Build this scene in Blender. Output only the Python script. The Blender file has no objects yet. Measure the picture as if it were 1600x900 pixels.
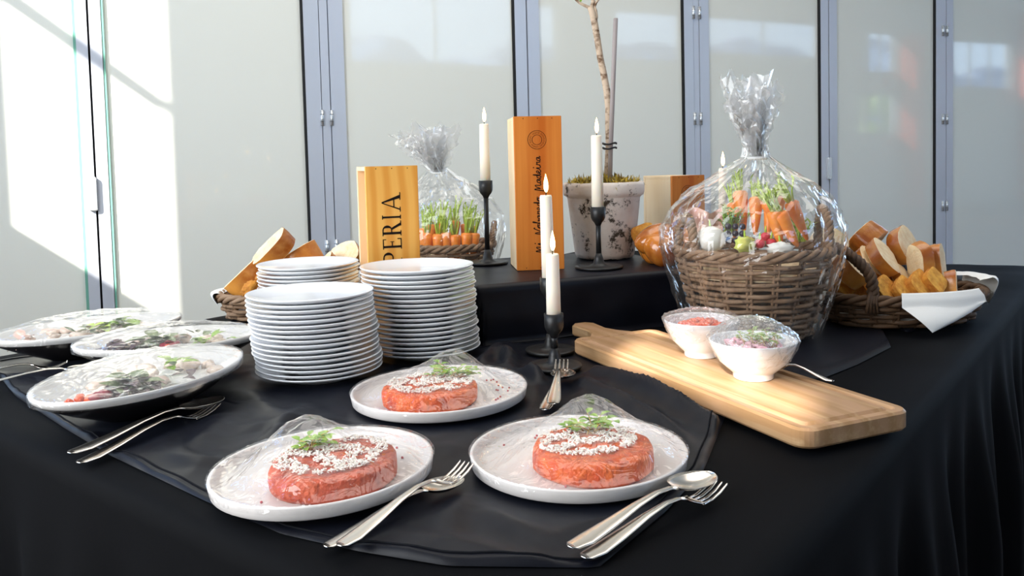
import bpy, math, random
from math import sin, cos, pi, radians, sqrt, exp, atan2
from mathutils import Vector, Matrix, noise
random.seed(11)
scn = bpy.context.scene
COL = scn.collection

# ------------------------------------------------------------------ camera
F, H0, ROLL, PITCH = 1280.0, 255.0, 0.025, 0.05      # focal length in px of the 1600x900 frame, horizon row, roll, pitch
TZ, CZ = 0.76, 1.12                                  # table top and camera height (m)
cr_, sr_, cp_, sp_ = cos(ROLL), sin(ROLL), cos(PITCH), sin(PITCH)
CY = H0 + F * math.tan(PITCH)
cd = bpy.data.cameras.new('camera'); cam = bpy.data.objects.new('camera', cd); COL.objects.link(cam)
cd.sensor_width = 36; cd.lens = F / 1600 * 36; cd.shift_y = -(450 - CY) / 1600; cd.clip_start = .02; cd.clip_end = 2000
fw = Vector((0, cp_, -sp_)); u0 = Vector((0, sp_, cp_)); r0 = Vector((1, 0, 0))
ri = r0 * cr_ - u0 * sr_; up = r0 * sr_ + u0 * cr_
cam.matrix_world = Matrix(((ri.x, up.x, -fw.x, 0), (ri.y, up.y, -fw.y, 0), (ri.z, up.z, -fw.z, CZ), (0, 0, 0, 1)))
scn.camera = cam
def ray(u, v):
    a, b = u - 800, v - CY
    X = cr_ * a - sr_ * b; Y = sr_ * a + cr_ * b
    d = (X / F, 1.0, -Y / F)
    return Vector((d[0], d[1] * cp_ + d[2] * sp_, -d[1] * sp_ + d[2] * cp_))
def W(u, v, z):                                      # pixel -> point on a horizontal plane
    r = ray(u, v); t = (z - CZ) / r.z
    return Vector((0, 0, CZ)) + r * t
def D(u, v, y):                                      # pixel -> point at depth y
    r = ray(u, v); return Vector((0, 0, CZ)) + r * (y / r.y)

# ------------------------------------------------------------------ room frame: s runs along the folding glass wall, d away from it
WA = radians(63.8)
WD = Vector((sin(WA), cos(WA), 0)); WN = Vector((cos(WA), -sin(WA), 0)); WP = Vector((-1.64, 3.23, 0))
def R(s, d, z=0.0): return WP + WD * s + WN * d + Vector((0, 0, z))
ROOMZ = atan2(WD.y, WD.x)

# ------------------------------------------------------------------ view, sky, sun, large lights
vs = scn.view_settings
vs.view_transform = 'Standard'; vs.look = 'None'; vs.gamma = 1; vs.use_curve_mapping = False
vs.exposure = 0.12
wld = bpy.data.worlds.new('world'); scn.world = wld; wld.use_nodes = True
nt = wld.node_tree; nt.nodes.clear()
tc = nt.nodes.new('ShaderNodeTexCoord'); sx = nt.nodes.new('ShaderNodeSeparateXYZ'); rp = nt.nodes.new('ShaderNodeValToRGB')
bg = nt.nodes.new('ShaderNodeBackground'); wo = nt.nodes.new('ShaderNodeOutputWorld')
nt.links.new(tc.outputs['Generated'], sx.inputs[0]); nt.links.new(sx.outputs['Z'], rp.inputs[0])
rp.color_ramp.elements[0].position = 0.0; rp.color_ramp.elements[0].color = (.58, .78, 1, 1)
rp.color_ramp.elements[1].position = .55; rp.color_ramp.elements[1].color = (.22, .45, .95, 1)
nt.links.new(rp.outputs[0], bg.inputs[0]); bg.inputs[1].default_value = 5.0
nt.links.new(bg.outputs[0], wo.inputs[0])
SUNT = (WD * 1.2 - WN * 1.0 + Vector((0, 0, -.936))).normalized()
def light(kind, name, loc, energy, col, aim=None, **k):
    l = bpy.data.lights.new(name, kind); o = bpy.data.objects.new(name, l); COL.objects.link(o)
    l.energy = energy; l.color = col; o.location = loc
    if aim is not None: o.rotation_euler = Vector(aim).to_track_quat('-Z', 'Z').to_euler()
    for a, b in k.items(): setattr(l, a, b)
    return o
light('SUN', 'sun', (-6, -8, 8), 16.0, (1, .95, .87), SUNT, angle=radians(.9))
light('AREA', 'left_area_fill', R(-1.3, 2.75, 1.75), 80, (.93, .97, 1), WD, shape='RECTANGLE', size=2.2, size_y=1.7)  # added area light standing in for a window; wall behind is solid
light('AREA', 'ceiling_area_fill', R(1.6, 1.9, 3.9), 58, (1, .94, .86), (0, 0, -1), shape='RECTANGLE', size=3.4, size_y=2.4)  # added fill light under the closed ceiling

# ------------------------------------------------------------------ helpers
class MB:
    def __init__(self): self.v = []; self.f = []; self.m = []; self.s = []
    def add(self, vs, fs, mi=0, smooth=True):
        o = len(self.v); self.v += [tuple(p) for p in vs]
        for f in fs: self.f.append(tuple(i + o for i in f)); self.m.append(mi); self.s.append(smooth)
    def box(self, c, s, rot=None, mi=0):
        c = Vector(c); h = Vector(s) / 2; M = rot if rot else Matrix.Identity(3)
        vs = [c + M @ Vector((x * h.x, y * h.y, z * h.z)) for x in (-1, 1) for y in (-1, 1) for z in (-1, 1)]
        self.add(vs, [(0, 1, 3, 2), (4, 6, 7, 5), (0, 4, 5, 1), (2, 3, 7, 6), (0, 2, 6, 4), (1, 5, 7, 3)], mi, False); return self
    def prism(self, poly, z0, z1, bev=0, mi=0):       # chamfered extrusion of a convex-ish outline
        n = len(poly); cx = sum(p[0] for p in poly) / n; cy = sum(p[1] for p in poly) / n
        def ins(p):
            dx, dy = p[0] - cx, p[1] - cy; L = max(1e-6, sqrt(dx * dx + dy * dy)); k = 1 - bev * 1.2 / L
            return (cx + dx * k, cy + dy * k)
        rings = []
        if bev: rings = [[(*ins(p), z0) for p in poly], [(*p, z0 + bev) for p in poly], [(*p, z1 - bev) for p in poly], [(*ins(p), z1) for p in poly]]
        else: rings = [[(*p, z0) for p in poly], [(*p, z1) for p in poly]]
        vs = [p for r in rings for p in r]; fs = []
        for k in range(len(rings) - 1):
            for i in range(n): j = (i + 1) % n; fs.append((k * n + i, k * n + j, (k + 1) * n + j, (k + 1) * n + i))
        fs.append(tuple(reversed(range(n)))); fs.append(tuple(range((len(rings) - 1) * n, len(rings) * n)))
        self.add(vs, fs, mi, False); return self
    def tube(self, pts, rad, n=8, mi=0, cap=True, flat=1.0, closed=False):
        pts = [Vector(p) for p in pts]; m = len(pts)
        rad = rad if isinstance(rad, (list, tuple)) else [rad] * m
        vs = []; ref = None
        for i, p in enumerate(pts):
            a = pts[i - 1] if (i > 0 or closed) else p; b = pts[(i + 1) % m] if (i < m - 1 or closed) else p
            t = (b - a)
            if t.length < 1e-9: t = Vector((0, 0, 1))
            t.normalize()
            if ref is None: ref = Vector((0, 0, 1)) if abs(t.z) < .9 else Vector((1, 0, 0))
            x = ref - t * ref.dot(t)
            if x.length < 1e-6: x = t.orthogonal()
            x.normalize(); ref = x; y = t.cross(x)
            for k in range(n): q = 2 * pi * k / n; vs.append(p + (x * cos(q) * flat + y * sin(q)) * rad[i])
        fs = []
        for i in range(m if closed else m - 1):
            for k in range(n): l = (k + 1) % n; j = (i + 1) % m; fs.append((i * n + k, i * n + l, j * n + l, j * n + k))
        if cap and not closed: fs.append(tuple(reversed(range(n)))); fs.append(tuple(range((m - 1) * n, m * n)))
        self.add(vs, fs, mi); return self
    def lathe(self, prof, n=32, c=(0, 0, 0), mi=0, sx=1, sy=1, wob=0, seed=0, cap=True):
        vs = []; fs = []; m = len(prof)
        for (r, z) in prof:
            for k in range(n):
                q = 2 * pi * k / n; rr = r
                if wob: rr *= 1 + wob * noise.noise(Vector((cos(q) * 1.7 + seed, sin(q) * 1.7, z * 30)))
                vs.append((c[0] + cos(q) * rr * sx, c[1] + sin(q) * rr * sy, c[2] + z))
        for i in range(m - 1):
            for k in range(n): l = (k + 1) % n; fs.append((i * n + k, i * n + l, (i + 1) * n + l, (i + 1) * n + k))
        if cap and prof[0][0] > 1e-6: fs.append(tuple(reversed(range(n))))
        if cap and prof[-1][0] > 1e-6: fs.append(tuple(range((m - 1) * n, m * n)))
        self.add(vs, fs, mi); return self
    def ell(self, c, r, n=14, m=9, wob=0, seed=0, rot=None, mi=0, freq=3):
        c = Vector(c); M = rot if rot else Matrix.Identity(3); vs = []; fs = []
        for i in range(m + 1):
            t = pi * i / m
            for k in range(n):
                q = 2 * pi * k / n; p = Vector((sin(t) * cos(q), sin(t) * sin(q), -cos(t)))
                if wob: p *= 1 + wob * noise.noise(p * freq + Vector((seed * 3.1, seed, 0)))
                vs.append(c + M @ Vector((p.x * r[0], p.y * r[1], p.z * r[2])))
        for i in range(m):
            for k in range(n): l = (k + 1) % n; fs.append((i * n + k, i * n + l, (i + 1) * n + l, (i + 1) * n + k))
        self.add(vs, fs, mi); return self
    def grid(self, fn, nu, nv, mi=0, smooth=True, wrapu=False):
        vs = [fn(i / nu, j / nv) for j in range(nv + 1) for i in range(nu if wrapu else nu + 1)]
        w = nu if wrapu else nu + 1; fs = []
        for j in range(nv):
            for i in range(nu): k = (i + 1) % w if wrapu else i + 1; fs.append((j * w + i, j * w + k, (j + 1) * w + k, (j + 1) * w + i))
        self.add(vs, fs, mi, smooth); return self
    def leaf(self, b, d, L, w, up=(0, 0, 1), mi=0, bend=.25):
        b = Vector(b); d = Vector(d).normalized(); s = d.cross(Vector(up))
        s = s.normalized() if s.length > 1e-4 else Vector((1, 0, 0)); n_ = s.cross(d); vs = []
        for t, k in ((0, .12), (.35, 1), (.7, .8), (1, .05)):
            c = b + d * L * t - n_ * bend * L * t * t
            vs += [c - s * w * k / 2 + n_ * w * .15 * k, c, c + s * w * k / 2 + n_ * w * .15 * k]
        fs = []
        for i in range(3): fs += [(3 * i, 3 * i + 1, 3 * i + 4, 3 * i + 3), (3 * i + 1, 3 * i + 2, 3 * i + 5, 3 * i + 4)]
        self.add(vs, fs, mi); return self
    def mesh(self, name, mats):
        me = bpy.data.meshes.new(name); me.from_pydata(self.v, [], self.f)
        for m in (mats if isinstance(mats, (list, tuple)) else [mats]): me.materials.append(m)
        me.polygons.foreach_set('material_index', self.m); me.polygons.foreach_set('use_smooth', self.s); me.update(); return me
    def build(self, name, mats, parent=None, loc=None, rot=None):
        return link(name, self.mesh(name, mats), parent, loc, rot)
def link(name, data, parent=None, loc=None, rot=None):
    o = bpy.data.objects.new(name, data); COL.objects.link(o)
    if parent: o.parent = parent
    if loc is not None: o.location = loc
    if rot is not None: o.rotation_euler = rot
    return o
def tag(o, label, cat, group=None):
    o['label'] = label; o['category'] = cat
    if group: o['group'] = group
    return o
def struct(o): o['kind'] = 'structure'; return o
def thing(name, label, cat, loc=(0, 0, 0), rot=(0, 0, 0), group=None):
    o = link(name, None, None, loc, rot); o.empty_display_size = .05
    return tag(o, label, cat, group)
def copy_tree(o, parent=None):
    c = o.copy(); COL.objects.link(c); c.parent = parent
    for ch in list(o.children): copy_tree(ch, c)
    return c
def rrect(w, h, r, n=5, cx=0, cy=0):
    out = []
    for (sx_, sy_, a0) in ((1, 1, 0), (-1, 1, pi / 2), (-1, -1, pi), (1, -1, 1.5 * pi)):
        for k in range(n + 1): a = a0 + pi / 2 * k / n; out.append((cx + sx_ * (w / 2 - r) + r * cos(a), cy + sy_ * (h / 2 - r) + r * sin(a)))
    return out
def rotz(a): return Matrix.Rotation(a, 3, 'Z')
def eul(x, y, z): return (Matrix.Rotation(z, 3, 'Z') @ Matrix.Rotation(y, 3, 'Y') @ Matrix.Rotation(x, 3, 'X'))
def fn3(x, y, z=0.0): return noise.noise(Vector((x, y, z)))
def smooth(a, b, x):
    t = max(0.0, min(1.0, (x - a) / (b - a))); return t * t * (3 - 2 * t)

# ------------------------------------------------------------------ materials
def srgb(r, g, b): return tuple(((c / 255) / 12.92 if c / 255 <= .04045 else ((c / 255 + .055) / 1.055) ** 2.4) for c in (r, g, b))
def mat(name, col, rough=.5, metal=0., spec=.5, var=None, var2=None, bump=None, coat=0, sheen=0, sss=0, emit=None, ior=1.5, sheen_tint=(1, 1, 1)):
    m = bpy.data.materials.new(name); m.use_nodes = True; N = m.node_tree.nodes; L = m.node_tree.links; b = N['Principled BSDF']
    b.inputs['Base Color'].default_value = (*col, 1); b.inputs['Roughness'].default_value = rough; b.inputs['Metallic'].default_value = metal
    b.inputs['IOR'].default_value = ior; b.inputs['Specular IOR Level'].default_value = spec
    b.inputs['Coat Weight'].default_value = coat; b.inputs['Coat Roughness'].default_value = .08
    b.inputs['Sheen Weight'].default_value = sheen; b.inputs['Sheen Roughness'].default_value = .5; b.inputs['Sheen Tint'].default_value = (*sheen_tint, 1)
    if sss: b.inputs['Subsurface Weight'].default_value = sss; b.inputs['Subsurface Radius'].default_value = (.012, .006, .003); b.inputs['Subsurface Scale'].default_value = .5
    if emit: b.inputs['Emission Color'].default_value = (*emit[0], 1); b.inputs['Emission Strength'].default_value = emit[1]
    def zmask(z0, z1):
        t = N.new('ShaderNodeTexCoord'); sp = N.new('ShaderNodeSeparateXYZ'); L.new(t.outputs['Object'], sp.inputs[0])
        r = N.new('ShaderNodeMapRange'); r.inputs['From Min'].default_value = z0; r.inputs['From Max'].default_value = z1; L.new(sp.outputs['Z'], r.inputs['Value']); return r.outputs[0]
    def coords(st):
        t = N.new('ShaderNodeTexCoord'); mp = N.new('ShaderNodeMapping'); mp.inputs['Scale'].default_value = st
        L.new(t.outputs['Object'], mp.inputs[0]); return mp.outputs[0]
    cur = None
    for k, V in enumerate((var, var2)):
        if not V: continue
        kind = V.get('kind', 'noise')
        if kind == 'wave':
            t = N.new('ShaderNodeTexWave'); t.inputs['Scale'].default_value = V['scale']; t.inputs['Distortion'].default_value = V.get('dist', 3); t.inputs['Detail'].default_value = 3; t.inputs['Detail Scale'].default_value = V.get('ds', 1.5)
            t.bands_direction = V.get('dir', 'X')
        else:
            t = N.new('ShaderNodeTexNoise'); t.inputs['Scale'].default_value = V['scale']; t.inputs['Detail'].default_value = V.get('detail', 4); t.inputs['Roughness'].default_value = V.get('nr', .55)
        L.new(coords(V.get('st', (1, 1, 1))), t.inputs['Vector'])
        mr = N.new('ShaderNodeMapRange'); mr.inputs['From Min'].default_value = V.get('lo', .35); mr.inputs['From Max'].default_value = V.get('hi', .65)
        L.new(t.outputs['Fac'], mr.inputs['Value'])
        mx = N.new('ShaderNodeMix'); mx.data_type = 'RGBA'; fo = mr.outputs[0]
        if 'z' in V:
            mu = N.new('ShaderNodeMath'); mu.operation = 'MULTIPLY'; L.new(fo, mu.inputs[0]); L.new(zmask(*V['z']), mu.inputs[1]); fo = mu.outputs[0]
        L.new(fo, mx.inputs['Factor'])
        if cur is None: mx.inputs[6].default_value = (*col, 1)
        else: L.new(cur, mx.inputs[6])
        mx.inputs[7].default_value = (*V['col'], 1); cur = mx.outputs[2]
    if cur is not None: L.new(cur, b.inputs['Base Color'])
    if bump:
        t = N.new('ShaderNodeTexNoise'); t.inputs['Scale'].default_value = bump[0]; t.inputs['Detail'].default_value = 5
        L.new(coords(bump[2] if len(bump) > 2 else (1, 1, 1)), t.inputs['Vector'])
        bp = N.new('ShaderNodeBump'); bp.inputs['Strength'].default_value = bump[1]; bp.inputs['Distance'].default_value = bump[3] if len(bump) > 3 else .004
        L.new(t.outputs['Fac'], bp.inputs['Height']); L.new(bp.outputs[0], b.inputs['Normal'])
    return m
def film_mat(name, base=.05, gain=.8, rough=.08, white=.06, bscale=60, bst=.5, tint=(1, 1, 1)):   # thin clear plastic sheet
    m = bpy.data.materials.new(name); m.use_nodes = True; N = m.node_tree.nodes; L = m.node_tree.links; N.clear()
    out = N.new('ShaderNodeOutputMaterial'); tr = N.new('ShaderNodeBsdfTransparent'); gl = N.new('ShaderNodeBsdfGlossy'); df = N.new('ShaderNodeBsdfDiffuse'); tl = N.new('ShaderNodeBsdfTranslucent')
    tr.inputs[0].default_value = (*tint, 1); gl.inputs['Roughness'].default_value = rough; gl.inputs[0].default_value = (1, 1, 1, 1)
    lw = N.new('ShaderNodeLayerWeight'); lw.inputs[0].default_value = .5
    tc = N.new('ShaderNodeTexCoord'); nz = N.new('ShaderNodeTexNoise'); nz.inputs['Scale'].default_value = bscale; nz.inputs['Detail'].default_value = 3; nz.inputs['Distortion'].default_value = 1.0
    L.new(tc.outputs['Object'], nz.inputs['Vector'])
    bp = N.new('ShaderNodeBump'); bp.inputs['Strength'].default_value = bst; bp.inputs['Distance'].default_value = .01; L.new(nz.outputs['Fac'], bp.inputs['Height'])
    L.new(bp.outputs[0], gl.inputs['Normal']); L.new(bp.outputs[0], lw.inputs['Normal'])
    pw = N.new('ShaderNodeMath'); pw.operation = 'POWER'; pw.inputs[1].default_value = 2.5; L.new(lw.outputs['Facing'], pw.inputs[0])
    ma = N.new('ShaderNodeMath'); ma.operation = 'MULTIPLY_ADD'; ma.use_clamp = True; ma.inputs[1].default_value = gain; ma.inputs[2].default_value = base; L.new(pw.outputs[0], ma.inputs[0])
    a = N.new('ShaderNodeMixShader'); L.new(ma.outputs[0], a.inputs[0]); L.new(tr.outputs[0], a.inputs[1]); L.new(gl.outputs[0], a.inputs[2])
    wm = N.new('ShaderNodeMixShader'); wm.inputs[0].default_value = .5; L.new(df.outputs[0], wm.inputs[1]); L.new(tl.outputs[0], wm.inputs[2])
    b = N.new('ShaderNodeMixShader'); b.inputs[0].default_value = white; L.new(a.outputs[0], b.inputs[1]); L.new(wm.outputs[0], b.inputs[2]); L.new(b.outputs[0], out.inputs[0])
    return m
M = {}
M['pane'] = mat('backpainted_glass', (.84, .84, .765), .045, spec=.55, ior=1.5)
M['alu'] = mat('satin_aluminium', (.60, .63, .70), .38, metal=.25, spec=.5)
M['hinge'] = mat('hinge_steel', (.75, .78, .8), .25, metal=.7)
M['gasket'] = mat('black_rubber', (.006, .006, .007), .7)
M['glass_edge'] = mat('green_glass_edge', (.18, .42, .33), .15)
M['wall'] = mat('plaster', (.62, .60, .54), .9)
M['ceil'] = mat('ceiling_plaster', (.72, .71, .68), .9)
M['floor'] = mat('dark_wood_floor', (.055, .03, .018), .45, var=dict(scale=2.2, col=(.09, .05, .03), st=(1, 8, 1)))
M['red'] = mat('red_lacquer', (.75, .13, .06), .4)
M['frame'] = mat('dark_window_frame', (.25, .26, .27), .5)
M['mount'] = mat('mountain_rock', (.16, .22, .33), .95, var=dict(scale=.09, col=(.75, .8, .88), lo=.5, hi=.62, detail=8))
M['foliage'] = mat('tree_foliage', (.12, .24, .04), .7, var=dict(scale=1.4, col=(.35, .45, .1)))
M['bark'] = mat('bark', (.12, .08, .05), .9)
CL = (.0012, .0013, .0019)
M['cloth'] = mat('black_cotton', CL, .78, spec=.07, sheen=.005, sheen_tint=(.55, .65, .9), bump=(900, .12, (1, 1, 1), .001))
M['cloth2'] = mat('black_satin_cotton', (.0024, .0030, .0066), .42, spec=.19, sheen=.012, sheen_tint=(.55, .65, .95), bump=(900, .1, (1, 1, 1), .001))
M['hem'] = mat('black_hem_thread', (.006, .0065, .009), .9, spec=.1)
M['porc'] = mat('white_porcelain', (.80, .81, .83), .12, spec=.5, coat=.3)
M['stoneware'] = mat('white_stoneware', (.73, .685, .66), .28, spec=.45)
M['dish_in'] = mat('white_glaze', (.66, .64, .62), .15, spec=.5)
M['dish_out'] = mat('black_glaze', (.012, .011, .012), .25, spec=.5)
M['tartare'] = mat('raw_salmon_tartare', (.62, .075, .012), .36, spec=.3, sss=.05, var=dict(scale=75, col=(.74, .15, .03), detail=5), var2=dict(scale=40, col=(.45, .05, .02), lo=.55, hi=.7), bump=(110, 1.0, (1, 1, 1), .006))
M['tartare2'] = mat('raw_beef_tartare', (.47, .062, .024), .38, spec=.3, sss=.05, var=dict(scale=70, col=(.58, .11, .045), detail=5), var2=dict(scale=36, col=(.33, .04, .025), lo=.52, hi=.7), bump=(110, 1.0, (1, 1, 1), .006))
M['cheese'] = mat('grated_cheese', (.92, .86, .78), .5, sss=.1)
M['herb'] = mat('fresh_herb', (.16, .33, .03), .45, var=dict(scale=60, col=(.32, .46, .06)))
M['stem'] = mat('herb_stem', (.55, .33, .06), .5)
M['pepper'] = mat('pink_pepper', (.5, .06, .08), .5)
M['silver'] = mat('cutlery_steel', (.80, .75, .69), .22, metal=1)
M['board'] = mat('oak_board', (.41, .240, .132), .45, spec=.25, var=dict(kind='wave', scale=9, dist=5, ds=2, dir='Y', st=(.35, 1, 1), col=(.345, .195, .09), lo=.2, hi=1.0), var2=dict(scale=26, st=(.12, 3, 3), col=(.50, .33, .18), lo=.5, hi=.75), bump=(60, .15, (.1, 3, 3), .002))
M['pine'] = mat('oiled_pine', (.80, .40, .085), .42, spec=.35, var=dict(kind='wave', scale=11, dist=9, ds=.55, dir='X', st=(1, 1, .22), col=(.70, .295, .045), lo=.2, hi=.9))
M['cedar'] = mat('orange_pine', (.66, .22, .035), .45, spec=.3, var=dict(scale=16, st=(1.6, 1, .05), col=(.50, .115, .010), lo=.4, hi=.68), var2=dict(scale=60, st=(1, 1, 1), col=(.12, .03, .01), lo=.74, hi=.8))
M['pale'] = mat('pine_lit_side', (.88, .70, .47), .5, var=dict(scale=12, st=(1, 1, .1), col=(.78, .56, .32)))  # box sides: brightness of the light from the left put into the colour
M['ink'] = mat('printing_ink', (.012, .008, .006), .8, spec=.1)
M['candle'] = mat('ivory_wax', (.90, .82, .70), .4, sss=.35, spec=.3)
M['iron'] = mat('black_iron', (.012, .012, .013), .42, spec=.5, metal=.2)
M['wick'] = mat('charred_wick', (.01, .008, .006), .9)
M['flame'] = mat('candle_flame', (1, .6, .2), .5, emit=((1, .62, .22), 14))
M['pot'] = mat('lime_washed_clay', (.80, .72, .66), .85, var=dict(scale=9, col=(.60, .45, .37), lo=.4, hi=.7), var2=dict(scale=15, detail=8, nr=.78, col=(.05, .03, .016), lo=.545, hi=.60), bump=(40, .5, (1, 1, 1), .004))
M['moss'] = mat('yellow_moss', (.62, .42, .04), .8, var=dict(scale=90, col=(.2, .16, .03)))
M['soil'] = mat('soil', (.05, .03, .015), .95)
M['trunk'] = mat('pale_trunk', (.58, .44, .32), .75, var=dict(scale=45, st=(1, 1, 1.8), col=(.16, .08, .035), lo=.5, hi=.68), bump=(80, .4, (1, 1, 2), .004))
M['stake'] = mat('grey_stake', (.33, .28, .27), .6)
M['crust'] = mat('glazed_crust', (.72, .315, .06), .26, spec=.5, coat=.25, var=dict(scale=26, col=(.78, .42, .12), lo=.45, hi=.75), var2=dict(scale=18, col=(.34, .085, .010), lo=.2, hi=.55, z=(.022, .062)), bump=(45, .5, (1, 1, 1), .004))
M['loaf'] = mat('glazed_braid', (.52, .165, .018), .2, spec=.55, coat=.5, var=dict(scale=14, col=(.78, .38, .08), lo=.45, hi=.7), var2=dict(scale=10, col=(.22, .045, .006), lo=.42, hi=.62))
M['crumb'] = mat('white_crumb', (.90, .74, .50), .85, var=dict(scale=70, col=(.80, .58, .33)), bump=(150, .6, (1, 1, 1), .003))
M['corn'] = mat('cornbread', (.84, .43, .07), .8, var=dict(scale=55, col=(.55, .2, .02)), bump=(70, .9, (1, 1, 1), .006))
M['corncrust'] = mat('cornbread_crust', (.46, .155, .018), .75, var=dict(scale=60, col=(.66, .29, .035)), bump=(90, 1, (1, 1, 1), .006))
M['wicker'] = mat('grey_brown_willow', (.215, .125, .07), .6, spec=.35, var=dict(scale=30, col=(.33, .215, .135)), var2=dict(scale=60, col=(.07, .035, .018), lo=.55, hi=.7))
M['wicker_d'] = mat('dark_willow', (.075, .038, .019), .6, spec=.4, var=dict(scale=30, col=(.14, .075, .038)), var2=dict(scale=60, col=(.04, .02, .01), lo=.55, hi=.7))
M['linen'] = mat('white_napkin', (.80, .79, .77), .8, bump=(600, .1))
M['carrot'] = mat('carrot', (.83, .20, .015), .4, var=dict(scale=18, st=(1, 1, 5), col=(.90, .31, .04)))
M['greens'] = mat('carrot_greens', (.38, .55, .03), .5, var=dict(scale=50, col=(.5, .62, .1)))
M['radish'] = mat('radish', (.65, .035, .06), .3)
M['whiteveg'] = mat('white_vegetable', (.82, .80, .74), .5)
M['squash'] = mat('yellow_squash', (.74, .68, .16), .45, var=dict(scale=25, col=(.5, .62, .12)))
M['dark'] = mat('dark_grapes', (.02, .012, .03), .3)
M['pinkham'] = mat('pink_ham', (.70, .34, .26), .4, var=dict(scale=20, col=(.8, .6, .5)))
M['tomato'] = mat('chopped_tomato', (.80, .10, .02), .25, sss=.1)
M['onion'] = mat('pickled_onion', (.82, .45, .52), .3, sss=.1)
M['purple'] = mat('purple_leaf', (.07, .035, .06), .5, var=dict(scale=60, col=(.14, .09, .08)))
M['dgreen'] = mat('grey_green_leaf', (.10, .13, .07), .5, var=dict(scale=50, col=(.2, .25, .1)))
M['pale_fish'] = mat('pale_fish', (.66, .50, .41), .35, sss=.1, var=dict(scale=40, col=(.74, .62, .52)))
M['beet'] = mat('beetroot', (.25, .012, .03), .3)
M['film'] = film_mat('cling_film', .045, .38, .035, .008, 26, .9)
M['film3'] = film_mat('loose_cling_film', .07, .6, .07, .08, 60, .9)
M['film2'] = film_mat('cling_film_taut', .04, .50, .07, .05, 24, .8)
M['cello'] = film_mat('cellophane', .05, .85, .035, .03, 9, .45)
M['cello2'] = film_mat('crumpled_cellophane', .10, .5, .06, .30, 14, .6)

# ================================================================== SETTING
def rbox(mb, s0, s1, d0, d1, z0, z1, mi=0):
    c = R((s0 + s1) / 2, (d0 + d1) / 2, (z0 + z1) / 2); return mb.box(c, (s1 - s0, d1 - d0, z1 - z0), rotz(ROOMZ), mi)
SL, SR, DB, ZC = -1.4, 20.0, 8.0, 4.2
struct(rbox(MB(), SL - .3, SR + .3, -.5, DB + .3, -.1, 0).build('floor', M['floor']))
struct(rbox(MB(), SL - .3, SR + .3, -.5, DB + .3, ZC, ZC + .1).build('ceiling', M['ceil']))
def holed_wall(name, axis, a0, a1, holes, t0, t1):
    cuts = sorted({a0, a1, *[h[0] for h in holes], *[h[1] for h in holes]}); mb = MB()
    for x0, x1 in zip(cuts, cuts[1:]):
        xm = (x0 + x1) / 2; z = 0
        for h in sorted([h for h in holes if h[0] < xm < h[1]], key=lambda h: h[2]) + [(0, 0, ZC, ZC)]:
            if h[2] > z:
                if axis == 's': rbox(mb, x0, x1, t0, t1, z, h[2])
                else: rbox(mb, t0, t1, x0, x1, z, h[2])
            z = h[3]
    return struct(mb.build(name, M['wall']))
rear = [(3.25, 5.95, 2.62, 4.1), (6.3, 6.7, 2.72, 3.68), (7.8, 9.2, 2.8, 3.68), (9.75, 12.53, 2.98, 3.68), (13.57, 13.84, 1.52, 2.35), (13.84, 14.68, 1.52, 2.35), (13.84, 14.68, 2.75, 3.6), (16.4, 18.45, 2.5, 3.55)]
holed_wall('wall_rear', 's', SL - .2, SR + .2, rear, DB, DB + .2)
left = [(.917, 1.396, 1.80, 3.9), (4.30, 4.74, 2.50, 2.60), (4.27, 4.38, 2.625, 2.685)]
holed_wall('wall_left', 'd', -.3, DB, left, SL - .02, SL)
struct(rbox(MB(), SR, SR + .2, -.3, DB, 0, ZC).build('wall_right', M['wall']))
struct(rbox(MB(), SL - .2, SR, -.12, .03, 2.95, ZC).build('wall_glass_header', M['wall']))
win = 0
def window(s0, s1, z0, z1, nm):
    global win
    win += 1
    o = struct(link('window_%d' % win, None, None, R((s0 + s1) / 2, DB + .1, z0), (0, 0, ROOMZ))); w, h = s1 - s0, z1 - z0; f = .04
    for (x, z, a, b) in ((0, f / 2, w, f), (0, h - f / 2, w, f), (-w / 2 + f / 2, h / 2, f, h), (w / 2 - f / 2, h / 2, f, h)):
        MB().box((x, 0, z), (a, .06, b)).build('window_frame', M['frame'], o)
    for k in range(1, nm + 1): MB().box((-w / 2 + w * k / (nm + 1), 0, h / 2), (.03, .05, h)).build('mullion', M['frame'], o)
for h, nm in zip(rear, (1, 0, 0, 1, 0, 1, 1, 2)): window(*h[:4], nm)
# the tall window of the left wall, its transom bar throws the slanting line on the glass
win += 1
wl = struct(link('window_%d' % win, None, None, R(SL - .03, 1.157, 1.8), (0, 0, ROOMZ)))
MB().box((0, 0, .905), (.05, .479, .034)).build('transom', M['frame'], wl)
# added frame round the left fill light; the wall behind has no opening
win += 1
wl = struct(link('window_%d' % win, None, None, R(SL + .03, 2.75, .9), (0, 0, ROOMZ)))
for (y, z, a, b) in ((0, -.03, 2.32, .06), (0, 1.73, 2.32, .06), (-1.13, .85, .06, 1.7), (1.13, .85, .06, 1.7)): MB().box((0, y, z), (.05, a, b)).build('window_frame', M['frame'], wl)

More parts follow.
